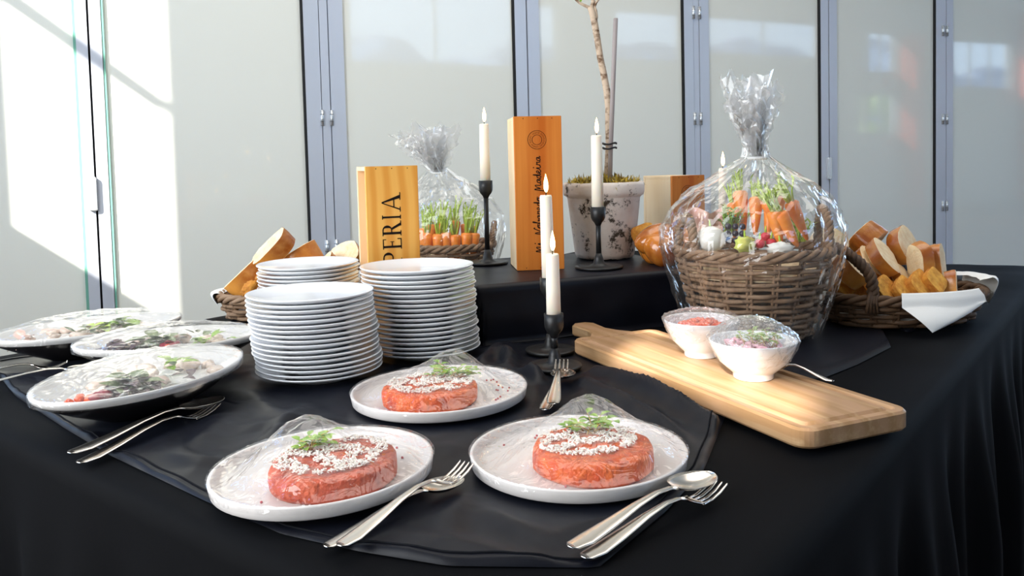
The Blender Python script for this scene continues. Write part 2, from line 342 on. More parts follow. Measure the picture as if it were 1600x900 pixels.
# folding glass wall
BND = [(-.985, 1), (.002, 0), (.926, 1), (1.934, 0), (2.985, 1), (3.988, 0), (5.043, 1), (6.06, 0)]
for k in range(len(BND) - 1):
    (a, ha), (b, hb) = BND[k], BND[k + 1]
    a += .022 if ha else .004; b -= .022 if hb else .004
    c = (a + b) / 2; w = b - a; st = .066 if k else .052
    d = struct(link('door_%d' % (k + 1), None, None, R(c, 0, 0), (0, 0, ROOMZ)))
    if k == 1: sl, sr_w = .042, .066
    else: sl, sr_w = .064, .062
    if k == 0: sr_w = .04
    H = 2.93
    MB().box((-w / 2 + sl / 2, .03, H / 2 + .02), (sl, .06, H)).build('stile', M['alu'], d)
    MB().box((w / 2 - sr_w / 2, .03, H / 2 + .02), (sr_w, .06, H)).build('stile', M['alu'], d)
    MB().box(((sl - sr_w) / 2, .03, .08), (w - sl - sr_w, .06, .12)).build('rail', M['alu'], d)
    MB().box(((sl - sr_w) / 2, .03, H - .05), (w - sl - sr_w, .06, .14)).build('rail', M['alu'], d)
    MB().box(((sl - sr_w) / 2, .026, H / 2), (w - sl - sr_w, .02, H - .24)).build('pane', M['pane'], d)
    MB().box((w / 2 - sr_w - .005, .012, H / 2), (.010, .020, H - .24)).build('gasket', M['gasket'] if k > 0 else M['glass_edge'], d)
    if k == 1: MB().box((-w / 2 + sl + .006, .012, H / 2), (.007, .018, H - .24)).build('glass_edge', M['glass_edge'], d)
for k, (s, h) in enumerate(BND[:-1]):
    tr = struct(link('trim_%d' % (k + 1), None, None, R(s, 0, 0), (0, 0, ROOMZ)))
    if h:
        MB().box((0, .034, 1.48), (.036, .06, 2.93)).build('hinge_post', M['alu'], tr)
        MB().box((0, .05, 1.48), (.06, .03, 2.93)).build('gasket', M['gasket'], tr)
        for z in (.20, .765, 1.34, 1.92, 2.5):
            for sx_ in (-1, 1):
                g = MB().tube([(sx_ * .021, -.003, z - .034), (sx_ * .021, -.003, z + .034)], .0085, 10).build('hinge', M['hinge'], tr)
                mb = MB()
                for q in (-.016, .016): mb.tube([(sx_ * .021, -.003, z + q - .001), (sx_ * .021, -.003, z + q + .001)], .0089, 10)
                mb.build('hinge_joint', M['gasket'], g)
    else:
        MB().box((0, .05, 1.48), (.03, .03, 2.93)).build('gasket', M['gasket'], tr)
        hd = MB().prism(rrect(.030, .135, .008), 0, .018, .003)
        o = hd.build('handle', M['hinge'], tr, (-.012, -.0, 1.04), (pi / 2, 0, 0))

# beyond the rear windows
def ridge(u, v):
    s = -120 + 460 * u; d = 170 + 60 * v
    z = (37 + 12 * noise.fractal(Vector((s * .02, 3.1, 0)), 1, 2, 6) + 4 * noise.fractal(Vector((s * .09, 7, v * 3)), 1, 2, 4)) * (1 - .3 * v) * min(1, (1 - abs(2 * v - .9)) * 1.4 + .2)
    return R(s, d, z - 2)
mb = MB().grid(lambda u, v: ridge(u, .45 * v), 260, 14)
tag(mb.build('mountain_range', M['mount']), 'blue grey snow streaked mountains seen mirrored in the glass doors', 'mountain')
tr = thing('leafy_tree', 'leafy green tree outside seen mirrored in the glass door', 'tree', R(21.3, 14, 0))
MB().tube([(0, 0, -.5), (0, 0, 1.6)], [.16, .1]).build('trunk', M['bark'], tr)
mb = MB()
for k in range(26): mb.ell((random.uniform(-1.6, 1.6), random.uniform(-1.4, 1.4), random.uniform(1.1, 3.0)), [random.uniform(.3, .6)] * 3, 9, 6, .5, k)
mb.build('crown', M['foliage'], tr)
for (s, d, w, h) in ((14.83, 7.75, .3, 3.5), (18.85, 7.7, .75, 4.18)):
    o = tag(rbox(MB(), s - w / 2, s + w / 2, d - .15, d + .15, 0, h).build('red_column', M['red']), 'red painted square column seen mirrored in the glass', 'column', 'red columns of the hall')

# ================================================================== TABLE CLOTHS
EA = radians(52)
E2 = Vector((cos(EA), sin(EA), 0)); E1 = Vector((-sin(EA), cos(EA), 0)); TC = Vector((.075, .519, 0)); TL1, TL2 = 1.56, 2.42
def tab(a, b, z=0.0): return TC + E1 * a + E2 * b + Vector((0, 0, z))
def drape(a, b, L1, L2, h, rad, spread, fold):
    def ov(x, L): return (x, 0, 0) if 0 <= x <= L else ((0, -1, -x) if x < 0 else (L, 1, x - L))
    ca, sa, oa = ov(a, L1); cb, sb, ob = ov(b, L2)
    o = sqrt(oa * oa + ob * ob)
    if o < 1e-9: return a, b, 0.0, 0
    na, nb = sa * oa / o, sb * ob / o
    arc = rad * pi / 2
    if o < arc: t = o / rad; out, dz = rad * sin(t), rad * (1 - cos(t))
    else:
        e = o - arc; out, dz = rad, rad + e
        lim = h - .006
        if dz > lim: out += (dz - lim) if spread else 0; dz = lim
        fz = smooth(0, .5 * h, e) * fold
        per = (a if sb else b) if not (sa and sb) else (a - b + atan2(ob, oa) * .8)
        out += fz * (.6 + sin(per * 17 + 3 * fn3(per * 2, 5)) * .9 + .7 * sin(per * 41 + 2)) + .10 * fz * e
    return ca + na * out, cb + nb * out, -dz, o
def hump(a, b): return smooth(1.9, 2.3, b) * smooth(.5, .05, a) * (.012 + .01 * fn3(a * 6, b * 5, 4))
def top_z(x, y): q = Vector((x, y, 0)) - TC; return TZ + hump(q.dot(E1), q.dot(E2))
FOOT = []        # (x, y, radius) places where things press the cloth flat
mb = MB(); DD = .80; NU, NV = 165, 200
def tcl(u, v):
    a = -DD + (TL1 + 2 * DD) * u; b = -DD + (TL2 + 2 * DD) * v
    x, y, dz, o = drape(a, b, TL1, TL2, TZ, .012, False, .022)
    p = tab(x, y, TZ + dz)
    if o < 1e-9:
        p.z += .0012 * fn3(a * 9, b * 9, 1) - .0012 + hump(a, b)
    return p
mb.grid(tcl, NU, NV)
tag(mb.build('tablecloth', M['cloth']), 'black floor-length cloth covering the buffet table', 'tablecloth')

PLATES = [(506, 729, TZ + .021), (903, 702, TZ + .021), (687, 607, TZ + .021)]
for (u, v, z) in PLATES: p = W(u, v, z); FOOT.append((p.x, p.y, .13))
ST = [(502, 576), (664, 548)]
for u, v in ST: p = W(u, v, TZ + .006); FOOT.append((p.x, p.y, .09))
for u, v in ((867, 574), (862, 549)): p = W(u, v, TZ); FOOT.append((p.x, p.y, .066))
for (x, y, r) in ((-.556, 1.224, .09), (-.625, 1.466, .09), (-.84, 1.60, .10), (-.427, 1.735, .09), (-.245, 1.70, .10), (-.53, 1.985, .175)): FOOT.append((x, y, r))
# the display step and the cutting board, needed by the cloth that lies round them
RA = radians(21); RO = Vector((-.068, 1.625, 0)); RH = .12; RL1, RL2 = .51, .40
Q1 = Vector((cos(RA), sin(RA), 0)); Q2 = Vector((-sin(RA), cos(RA), 0)); RZ = TZ + RH
BT = TZ + .006; BTH = .025
c00, c10, c11, c01 = W(900, 530, BT + BTH), W(1272, 682, BT + BTH), W(1411, 633, BT + BTH), W(1012, 512, BT + BTH)
bc = (c00 + c10 + c11 + c01) / 4; ax = ((c10 - c00) + (c11 - c01)); bl = ax.length / 2; ba = atan2(ax.y, ax.x); bw = (((c01 - c00).length + (c11 - c10).length) / 2)
def board_d(x, y):        # distance from the cutting board's outline
    dx, dy = x - bc.x, y - bc.y; lx, ly = dx * cos(ba) + dy * sin(ba), -dx * sin(ba) + dy * cos(ba)
    def rd(x0, x1, h): ex, ey = max(x0 - lx, lx - x1, 0), max(abs(ly) - h, 0); return sqrt(ex * ex + ey * ey)
    return min(rd(-bl / 2, bl / 2, bw / 2), rd(-bl / 2 - .137, -bl / 2, .04))
HEM = [(-66, 580), (0, 590), (25, 620), (105, 672), (172, 712), (320, 783), (440, 835), (560, 862), (700, 885), (935, 888), (1040, 800), (1100, 735), (1138, 640), (1070, 583), (1000, 556), (RO + Q1 * .24 - Q2 * .040, 0), (RO + Q1 * .10 - Q2 * .040, 0), (RO - Q1 * .042 - Q2 * .038, 0), (RO - Q1 * .046 + Q2 * .1, 0), (RO - Q1 * .046 + Q2 * .33, 0), (480, 490), (420, 492), (310, 511), (177, 536), (20, 563)]
HP = [W(u, v, TZ) if not isinstance(u, Vector) else u + Vector((0, 0, TZ)) for u, v in HEM]; HC = W(600, 660, TZ)
def hem_r(t):
    dx, dy = cos(t), sin(t); best = 0
    for p, q in zip(HP, HP[1:] + HP[:1]):
        ax, ay, bx, by = p.x - HC.x, p.y - HC.y, q.x - HC.x, q.y - HC.y
        det = dx * (ay - by) - dy * (ax - bx)
        if abs(det) < 1e-12: continue
        r = (ax * (ay - by) - ay * (ax - bx)) / det; k = (dx * ay - dy * ax) / det
        if r > 0 and -1e-6 <= k <= 1 + 1e-6: best = max(best, r)
    return best
CUTSEG = [(W(a, b, TZ), W(c, d, TZ)) for a, b, c, d in ((736, 735, 520, 850), (1118, 765, 900, 873), (884, 582, 857, 648), (348, 636, 115, 726), (104, 573, -75, 594), (165, 586, -60, 615))]
FOLDS = [  # px polyline, height, width
    ([(935, 586), (1000, 612), (1060, 642), (1115, 672)], .030, .020), ([(905, 600), (970, 635), (1030, 670), (1075, 715)], .018, .015), ([(950, 625), (1010, 650), (1060, 690), (1080, 740)], .014, .014),
    ([(780, 552), (800, 570), (830, 588), (845, 600)], .030, .015), ([(800, 545), (770, 560), (752, 575)], .022, .012), ([(480, 640), (440, 670), (420, 700)], .008, .014), ([(560, 690), (600, 665), (620, 690)], .006, .02),
    ([(395, 620), (430, 650), (470, 660)], .007, .014), ([(760, 800), (800, 830), (860, 850)], .007, .018), ([(740, 775), (700, 815), (690, 850)], .006, .014), ([(1080, 700), (1030, 760), (960, 830)], .005, .012), ([(120, 575), (180, 590), (240, 585)], .010, .015),
    ([(40, 600), (110, 590), (150, 575)], .010, .012), ([(880, 640), (920, 655), (960, 650)], .007, .014), ([(600, 840), (680, 850), (760, 870)], .004, .016), ([(240, 690), (290, 720), (330, 745)], .005, .02), ([(350, 660), (320, 690), (300, 720)], .006, .018)]
FW = [([W(u, v, TZ) for u, v in pl], h, w) for pl, h, w in FOLDS]
def segd(x, y, a, b):
    vx, vy = b.x - a.x, b.y - a.y; L = vx * vx + vy * vy; t = max(0, min(1, ((x - a.x) * vx + (y - a.y) * vy) / L))
    return sqrt((x - a.x - vx * t) ** 2 + (y - a.y - vy * t) ** 2), t
def overlay_z(x, y):
    flat = 1.0
    for fx, fy, fr in FOOT: flat = min(flat, smooth(fr * .96, fr * 1.35, sqrt((x - fx) ** 2 + (y - fy) ** 2)))
    flat = min(flat, smooth(.006, .030, board_d(x, y)))
    z = 0
    for pl, h, w in FW:
        best = 9; n_ = len(pl) - 1; bt = 0
        for i in range(n_):
            d_, t = segd(x, y, pl[i], pl[i + 1])
            if d_ < best: best = d_; bt = (i + t) / n_
        if best < 3 * w: z = max(z, h * exp(-(best / w) ** 2) * (.35 + .65 * sin(pi * min(1, max(0, bt * .9 + .05)))))
    rn = abs(fn3(x * 7 + 3, y * 7)); rn2 = abs(fn3(x * 15, y * 13 + 5))
    z += .004 * (1 - min(1, rn * 3.2)) + .0016 * (1 - min(1, rn2 * 3)) + .001
    for a_, b_ in CUTSEG:
        d_, t = segd(x, y, a_, b_); flat = min(flat, smooth(.014, .04, d_))
    return TZ + .0028 + z * flat
mb = MB(); NT, NR = 300, 84
HRT = [hem_r(2 * pi * i / NT) for i in range(NT)]
def ovl(u, v):
    i = int(round(u * NT)) % NT; t = 2 * pi * i / NT; r = HRT[i]
    rr = r * (v ** .8)
    if abs(v - (1 - 1 / NR)) < 1e-6: rr = r - .0035
    x, y = HC.x + cos(t) * rr, HC.y + sin(t) * rr
    z = overlay_z(x, y)
    if v > .985: z += .0003
    if v >= 1: z = TZ + .0004
    return (x, y, z)
mb.grid(ovl, NT, NR, wrapu=True)
oc = thing('table_runner', 'rumpled black satin overlay cloth bunched under the plates', 'cloth', (0, 0, 0))
mb.build('cloth', M['cloth2'], oc)
hm = MB(); pts = []
for i in range(NT):
    t = 2 * pi * i / NT; r = HRT[i] - .012; x, y = HC.x + cos(t) * r, HC.y + sin(t) * r; pts.append((x, y, overlay_z(x, y) + .0006))
hm.tube(pts, .0011, 5, closed=True); hm.build('hem', M['hem'], oc)

# cloth-covered riser behind the candles
def ris(u, v):
    D1 = .127; a = -D1 + (RL1 + 2 * D1) * u; b = -D1 + (RL2 + 2 * D1) * v
    x, y, dz, o = drape(a, b, RL1, RL2, RH, .016, True, .005)
    p = RO + Q1 * x + Q2 * y + Vector((0, 0, RZ + dz))
    if o < 1e-9: p.z += .0012 * fn3(a * 12, b * 12, 2) - .001
    elif dz < -RH + .008: p.z = TZ + .0008
    return p
tag(MB().grid(ris, 130, 120).build('riser_cloth', M['cloth2']), 'black cloth draped over the display step holding pot and tall box', 'cloth')
# second layer of cloth to the right of the gift basket, its hem crossing the table
QP = [W(u, v, TZ) for u, v in ((1130, 560), (1215, 600), (1290, 590), (1340, 570), (1392, 543), (1380, 520), (1350, 500), (1420, 520), (1470, 505), (1530, 470), (1560, 440), (1500, 430), (1350, 440), (1175, 490), (1128, 534))]
qc = sum(QP, Vector()) / len(QP)
def ql(u, v):
    n_ = len(QP); t = (u * n_) % n_; i = int(t) % n_; f = t - int(t); p = QP[i].lerp(QP[(i + 1) % n_], f); q = qc.lerp(p, v)
    fl = min([smooth(r, r + .05, sqrt((q.x - x) ** 2 + (q.y - y) ** 2)) for x, y, r in ((.484, 1.65, .12), (.74, 1.74, .14), (.90, 1.76, .14))])
    z = top_z(q.x, q.y) + .0035 + .0015 * abs(fn3(q.x * 9, q.y * 9, 3)) * (1 - v) + .009 * fl * exp(-((v - .9) / .05) ** 2) * max(0, fn3(u * 9, 2, 1) + .25)
    if v >= 1: z = top_z(q.x, q.y) + .0006
    return (q.x, q.y, z)
tag(MB().grid(ql, 120, 24, wrapu=True).build('cloth_layer', M['cloth2']), 'folded black cloth layer under the wicker baskets', 'cloth')

# ================================================================== PLATES OF TARTARE
def film_sheet(a, b, hf, amp, seed, nt=110, nr=30, over=1.012, drop=.016, pleat=26):
    mb = MB(); nt_ = nt
    def fn(u, v):
        t = 2 * pi * u
        if v <= .86: r = v / .86; x, y = cos(t) * a * r * over, sin(t) * b * r * over; z = hf(cos(t) * r, sin(t) * r)
        else:
            k = (v - .86) / .14; e = 1 - .004 * k; x, y = cos(t) * a * over * e, sin(t) * b * over * e; z = hf(cos(t), sin(t)) - drop * k; r = 1
        w = amp * (abs(fn3(cos(t) * pleat / 6 + seed, sin(t) * pleat / 6, r * 1.3)) * 2 - .5) * (.25 + .75 * r) + amp * .7 * fn3(x * 60 + seed, y * 60, seed) + amp * .5 * fn3(x * 140, y * 140 + seed, 2)
        if r > .9: w = abs(w) * .5 + .0006
        return (x, y, z + w * (1 if v < .86 else .3))
    mb.grid(fn, nt, nr, wrapu=True); return mb
plate_prof = [(0, .0), (.112, .0), (.122, .002), (.1255, .004), (.1275, .0150), (.1268, .0165), (.1240, .0165), (.1222, .0150), (.1205, .008), (.112, .006), (0, .006)]
PLM = MB().lathe(plate_prof, 72).mesh('serving_plate', M['stoneware'])
def garnish(par, c, n, L, seed, spread=.018, lean=(0, 0)):
    rnd = random.Random(seed); g = link('herb_garnish', None, par, c)
    for k in range(n):
        a = rnd.uniform(0, 2 * pi); e = rnd.uniform(.25, .9); d = Vector((cos(a) * cos(e) + lean[0], sin(a) * cos(e) + lean[1], sin(e) * .7)).normalized(); b = Vector((rnd.uniform(-1, 1) * spread * .5, rnd.uniform(-1, 1) * spread * .5, 0))
        l = L * rnd.uniform(.6, 1.1); mid = b + d * l * .5 + Vector((0, 0, .004)); tip = b + d * l
        mb = MB().tube([b, mid, tip], [.0007, .0006, .0004], 5, 1)
        for q in range(4): mb.leaf(b.lerp(tip, .55 + q * .15), (cos(a + q * 1.9), sin(a + q * 1.9), .35), .0125 * rnd.uniform(.8, 1.4), .0085 * rnd.uniform(.8, 1.4))
        mb.build('sprig', [M['herb'], M['stem']], g)
    return g
def patty(mb, seed, R0=.0695, h=.024):
    prof = [(0, 0), (R0 * .95, 0), (R0, .004), (R0 * 1.01, h * .5), (R0, h * .85), (R0 * .97, h), (R0 * .8, h * 1.03), (R0 * .5, h * 1.04), (R0 * .2, h * 1.04), (0, h * 1.04)]
    n = 64; vs = []
    for i, (r, z) in enumerate(prof):
        for k in range(n):
            q = 2 * pi * k / n; f = 1 + .035 * fn3(cos(q) * 2 + seed, sin(q) * 2, z * 20) + .012 * fn3(cos(q) * 9 + seed, sin(q) * 9, z * 90)
            vs.append((cos(q) * r * f, sin(q) * r * f, z + (.0022 * fn3(cos(q) * r * 120, sin(q) * r * 120, seed) if i > 4 else 0)))
    fs = [(i * n + k, i * n + (k + 1) % n, (i + 1) * n + (k + 1) % n, (i + 1) * n + k) for i in range(len(prof) - 1) for k in range(n)]
    mb.add(vs, fs); return mb
TART = [  # patty px, material, cheese centre shift, garnish offset, plate label, patty label, wrap label
    ((523, 752), 'tartare2', (-.005, .012), (-.035, .028), 'white rimmed plate holding the dark red tartare with dill', 'dark red beef tartare round dusted with grated cheese and dill', 'crinkled cling film with a bright foil-like fold over the beef tartare'),
    ((927, 729), 'tartare', (-.008, .022), (.0, .036), 'white rimmed plate with orange tartare beside the crossed spoon and fork', 'orange tartare round with thick cheese flakes and cress on top', 'clear cling film puckered across the orange tartare with cress'),
    ((673, 628), 'tartare', (.0, .014), (.03, .04), 'white rimmed plate of tartare in front of the plate stacks', 'orange tartare round with green and yellow herbs spilling over its edge', 'cling film tented over the tartare in front of the plate stacks')]
for k, ((u, v, z), T) in enumerate(zip(PLATES, TART)):
    TL = Matrix.Rotation((-.032, -.006, -.014)[k], 3, 'Y')
    p = W(u, v, z); base = TZ + (.0085, .0045, .006)[k]; rnd = random.Random(k + 5)
    PS = (.98, 1.0, 1.045)[k]; o = tag(link('serving_plate', PLM, None, (p.x, p.y, base)), T[4], 'plate'); o.scale = (PS, PS, 1.1); o.rotation_euler = TL.to_euler()
    q = W(T[0][0], T[0][1], base + .006)
    rzz = rnd.uniform(0, 6); tp = TL @ Vector((q.x - p.x, q.y - p.y, .0066))
    t = thing('tartare', T[5], 'tartare', (p.x + tp.x, p.y + tp.y, base + tp.z), (TL @ rotz(rzz)).to_euler())
    patty(MB(), k * 5.3).build('patty', M[T[1]], t)
    mb = MB(); cx, cy = T[2]; rz = -rzz
    cxr, cyr = cx * cos(rz) - cy * sin(rz), cx * sin(rz) + cy * cos(rz)
    for i in range(2300 if k == 1 else 2000):
        r = .064 * sqrt(rnd.random()); a = rnd.uniform(0, 2 * pi); x, y = cxr * 1.2 + cos(a) * r, cyr * 1.2 + sin(a) * r
        if x * x + y * y > .0675 ** 2: continue
        if fn3(x * 55 + k, y * 55) < -.12: continue
        mb.box((x, y, .0262 + rnd.uniform(0, .0022)), (rnd.uniform(.0018, .005), rnd.uniform(.0009, .0018), rnd.uniform(.0007, .0015)), eul(rnd.uniform(-.4, .4), rnd.uniform(-.4, .4), rnd.uniform(0, 6)))
    o = mb.build('grated_cheese', M['cheese'], t); o['kind'] = 'stuff'
    gx, gy = T[3]; gxr, gyr = gx * cos(rz) - gy * sin(rz), gx * sin(rz) + gy * cos(rz)
    garnish(t, (gxr, gyr, .027), (9, 11, 14)[k], (.024, .029, .029)[k], 40 + k, .03 if k == 2 else .018)
    if k == 2:
        g = garnish(t, (gxr * 1.45, gyr * 1.1, .014), 9, .019, 77, .02)
    # crumbs of pink pepper strewn on the plate
    mb = MB()
    for i in range((5, 7, 13)[k]):
        a = rnd.uniform(-.6, .8) if k == 2 else rnd.uniform(0, 6.3); r = rnd.uniform(.085, .108); mb.ell(Vector((p.x, p.y, base)) + TL @ Vector((cos(a) * r, sin(a) * r, .0076)), (.0016, .0016, .0014), 7, 5)
    o = tag(mb.build('pepper_crumbs', M['pepper']), ('pink pepper crumbs on the plate of beef tartare', 'pink pepper crumbs on the plate beside the cress tartare', 'pink pepper crumbs beside the herbs on the plate by the stacks')[k], 'pepper'); o['kind'] = 'stuff'
    # film
    cxn, cyn = (q.x - p.x) / .1275, (q.y - p.y) / .1275
    gxx, gyy = cxn + gx / .1275, cyn + gy / .1275
    pk = (.034, .041, .036)[k]
    def hf(x, y, cxn=cxn, cyn=cyn, gxx=gxx, gyy=gyy, pk=pk):
        r = sqrt((x - cxn) ** 2 + (y - cyn) ** 2); rim = sqrt(x * x + y * y)
        body = .0375
        k_ = smooth(1.0, .5, r) if rim < 1 else 0
        z = .0200 + (body - .0200) * k_ * smooth(1.0, .78, rim)
        z += pk * exp(-(((x - gxx) ** 2 + (y - gyy) ** 2) / .13)) * smooth(1.03, .75, rim)
        return z
    fl = film_sheet(.1275 * PS, .1275 * PS, hf, (.0030, .0024, .0030)[k], k * 9.7 + 2, drop=.009)
    tag(fl.build('cling_film', M['film'], None, (p.x, p.y, base), TL.to_euler()), T[6], 'cling film')

# ================================================================== PLATE STACKS
coupe = [(0, .0), (.055, .0), (.057, .0015), (.0575, .0042), (.075, .0065), (.098, .0135), (.1055, .0172), (.1064, .0186), (.1056, .0197), (.1035, .0192), (.095, .0158), (.072, .0088), (.055, .0068), (0, .0062)]
CPM = MB().lathe(coupe, 64).mesh('side_plate', M['porc'])
ORD = 'topmost second third fourth fifth sixth seventh eighth ninth tenth eleventh twelfth thirteenth fourteenth fifteenth sixteenth seventeenth eighteenth nineteenth'.split()
def stack(bu, bv, n, pitch, seed, topxy, lab_top, lab, grp, z0=TZ + .0045, pos=None):
    rnd = random.Random(seed); b = pos if pos else W(bu, bv, z0 + .012)
    for i in range(n):
        f = i / (n - 1); x = b.x + topxy[0] * f + rnd.uniform(-.0022, .0022); y = b.y + topxy[1] * f + rnd.uniform(-.002, .002)
        o = link('side_plate', CPM, None, (x, y, z0 + i * pitch), (rnd.uniform(-.004, .004), rnd.uniform(-.004, .004), rnd.uniform(0, 6)))
        k = n - 1 - i; nm = ORD[k]
        tag(o, lab_top if k == 0 else ('bottommost plate of the %s' if i == 0 else nm + ' white plate from the top of the %s') % lab, 'plate', grp)
stack(501, 577, 17, .0080, 1, (-.014, .0), 'uppermost white plate of the shorter front stack', 'shorter front stack beside the oval dishes', 'plates of the front stack')
stack(661, 544, 19, .0084, 2, (-.006, .0), 'uppermost white plate of the tall stack beside the black riser', 'tall stack beside the black riser', 'plates of the tall stack')
stack(0, 0, 18, .0080, 3, (0, 0), 'uppermost white plate of the stack against the bread basket', 'rear stack against the bread basket', 'plates of the rear stack', z0=TZ + .0045, pos=Vector((-.436, 1.738, 0)))

# ================================================================== OVAL SALAD DISHES
def dish(cx, cy, a, b, phi, seed, labs, rim=.056, tilt=(0, 0)):
    rnd = random.Random(seed); z0 = TZ + .005
    d = thing('oval_dish', labs[0], 'dish', (cx, cy, z0), (tilt[0], tilt[1], phi))
    e = [(0, 0), (.42, 0), (.5, .006), (.72, .022), (.93, rim - .016), (.965, rim - .011)]
    i = [(.965, rim - .011), (.99, rim - .008), (1.003, rim - .004), (1.005, rim), (.985, rim + .001), (.95, rim - .004), (.72, rim - .024), (.45, .014), (0, .011)]
    MB().lathe([(r * a, z) for r, z in e], 64, sy=b / a, cap=False).build('outside', M['dish_out'], d)
    MB().lathe([(r * a, z) for r, z in i], 64, sy=b / a, cap=False).build('inside', M['dish_in'], d)
    s = thing('salad', labs[1], 'salad', (cx, cy, z0), (tilt[0], tilt[1], phi))
    mb = MB()
    def sal(u, v):
        t = 2 * pi * u; r = v * .80; x, y = cos(t) * a * r, sin(t) * b * r
        return (x, y, rim - .026 + (1 - v * v) * .014 + .006 * fn3(x * 50 + seed, y * 50) * (1 - v))
    mb.grid(sal, 48, 14, wrapu=True); mb.build('dressing', M['dish_in'], s)
    def spot(x, y): r2 = min(1, (x / (.8 * a)) ** 2 + (y / (.8 * b)) ** 2); return rim - .026 + (1 - r2) * .014
    for k in range(26):
        t = rnd.uniform(0, 2 * pi); r = .72 * sqrt(rnd.random()); x, y = cos(t) * a * r, sin(t) * b * r; z = spot(x, y)
        w = rnd.uniform(.010, .019)
        MB().ell((x, y, z + .006), (w, w * rnd.uniform(.55, .8), .007), 10, 6, .5, k + seed, rotz(rnd.uniform(0, 6))).build('fish_piece', M['pale_fish'], s)
    kinds = labs[3]
    for (fx, fy, m, n, L) in kinds:
        for k in range(n):
            x, y = fx * a + rnd.uniform(-.022, .022), fy * b + rnd.uniform(-.018, .018); z = spot(x, y)
            if m == 'beet' or m == 'tomato': MB().ell((x, y, z + .014), (L * .5, L * .35, .006), 9, 6, .4, k, eul(.3, .2, rnd.uniform(0, 6))).build('vegetable_piece', M[m], s)
            else:
                mb = MB(); ta = rnd.uniform(0, 6.3)
                mb.leaf((x, y, z + .011 + rnd.uniform(0, .008)), (cos(ta), sin(ta), rnd.uniform(-.1, .5)), L, L * rnd.uniform(.5, .8), bend=rnd.uniform(-.2, .5)); mb.build('leaf', M[m], s)
    def hf(x, y, pk=labs[4]):
        r = sqrt(x * x + y * y); return rim + .001 + pk * (1 - min(1, r) ** 2.2)
    fl = film_sheet(a, b, hf, .0028, seed * 3.3, 120, 34, 1.014, .012, 34)
    tag(fl.build('cling_film', M['film2'], None, (cx, cy, z0), (tilt[0], tilt[1], phi)), labs[2], 'cling film')
dish(-.560, 1.222, .172, .116, 1.22, 3, ['dark oval dish with white rim and a spoon tucked under it', 'fish salad with a dark leafy clump in the dish above the tucked spoon', 'taut cling film with long creases over the dish with the tucked spoon',
     [(-.35, -.3, 'dgreen', 26, .036), (-.3, -.4, 'purple', 14, .034), (-.55, -.3, 'beet', 3, .03), (.25, -.1, 'herb', 8, .026), (-.75, -.1, 'tomato', 3, .016), (.55, .3, 'herb', 4, .02), (.1, -.5, 'purple', 4, .02)], .024])
dish(-.626, 1.470, .158, .100, .30, 4, ['dark oval dish with white rim touching the front plate stack', 'fish salad with purple cress in the dish touching the plate stack', 'cling film over the oval dish touching the plate stack',
     [(-.5, -.4, 'purple', 18, .028), (-.15, -.3, 'dgreen', 22, .034), (-.05, -.5, 'beet', 4, .03), (.35, -.4, 'herb', 8, .022), (.6, -.2, 'herb', 6, .022), (.15, -.7, 'tomato', 2, .014), (.3, .1, 'dgreen', 5, .022)], .024])
dish(-.838, 1.603, .172, .108, .70, 5, ['dark oval dish with white rim nearest the glass doors', 'pale salad with bright green leaves in the dish nearest the doors', 'streaked cling film over the oval dish nearest the glass doors',
     [(.3, -.2, 'herb', 16, .036), (-.1, -.4, 'dgreen', 7, .024), (.1, -.3, 'greens', 6, .034), (-.6, -.2, 'pinkham', 5, .03)], .026])

# ================================================================== CUTLERY
def strip(mb, st, m=9):            # stations: x, half width, z, thickness, cup depth
    vs = []; n = len(st)
    for (x, w, z, t, c) in st:
        for s_ in (1, -1):
            for k in range(m):
                y = (k / (m - 1) * 2 - 1) * s_; vs.append((x, y * w, z - c * (1 - y * y) + s_ * t / 2 * (1 - .7 * y * y)))
    q = 2 * m; fs = [(i * q + k, i * q + (k + 1) % q, (i + 1) * q + (k + 1) % q, (i + 1) * q + k) for i in range(n - 1) for k in range(q)]
    fs += [tuple(range(q)), tuple(reversed(range((n - 1) * q, n * q)))]
    mb.add(vs, fs); return mb
HAND = [(0, .004, .003, .002, 0), (.004, .0078, .0025, .0026, 0), (.02, .0098, .0025, .003, 0), (.05, .0082, .006, .003, 0), (.09, .0052, .012, .003, 0), (.12, .0036, .0145, .0034, 0), (.14, .0034, .013, .0034, 0), (.15, .0042, .010, .003, 0)]
def spoon_mesh():
    h = strip(MB(), HAND).mesh('handle', M['silver']); st = []
    for k in range(15):
        f = k / 14; x = .148 + f * .062; w = .0205 * sqrt(max(0.02, 1 - (2 * (f ** .85) - 1) ** 2)) if f > .02 else .0042
        st.append((x, max(w, .0042 if f < .5 else .002), .0105 + .0015 * cos(f * pi), .0014, .0085 * max(0.02, sin(pi * min(1, f * .97 + .03))) ** .7))
    return h, strip(MB(), st, 13).mesh('bowl', M['silver'])
def fork_mesh():
    h = strip(MB(), HAND).mesh('handle', M['silver'])
    root = strip(MB(), [(.149, .0042, .0102, .003, 0), (.156, .008, .007, .0025, .001), (.163, .0118, .0045, .0022, .0018), (.172, .0125, .0032, .002, .002)]).mesh('fork_root', M['silver'])
    tn = strip(MB(), [(.170, .0021, 0, .0022, 0), (.185, .002, 0, .0022, 0), (.200, .0018, .003, .002, 0), (.212, .0011, .0075, .0016, 0), (.214, .0005, .0085, .001, 0)], 5).mesh('tine', M['silver'])
    return h, root, tn
SPH, SPB = spoon_mesh(); FKH, FKR, FKT = fork_mesh()
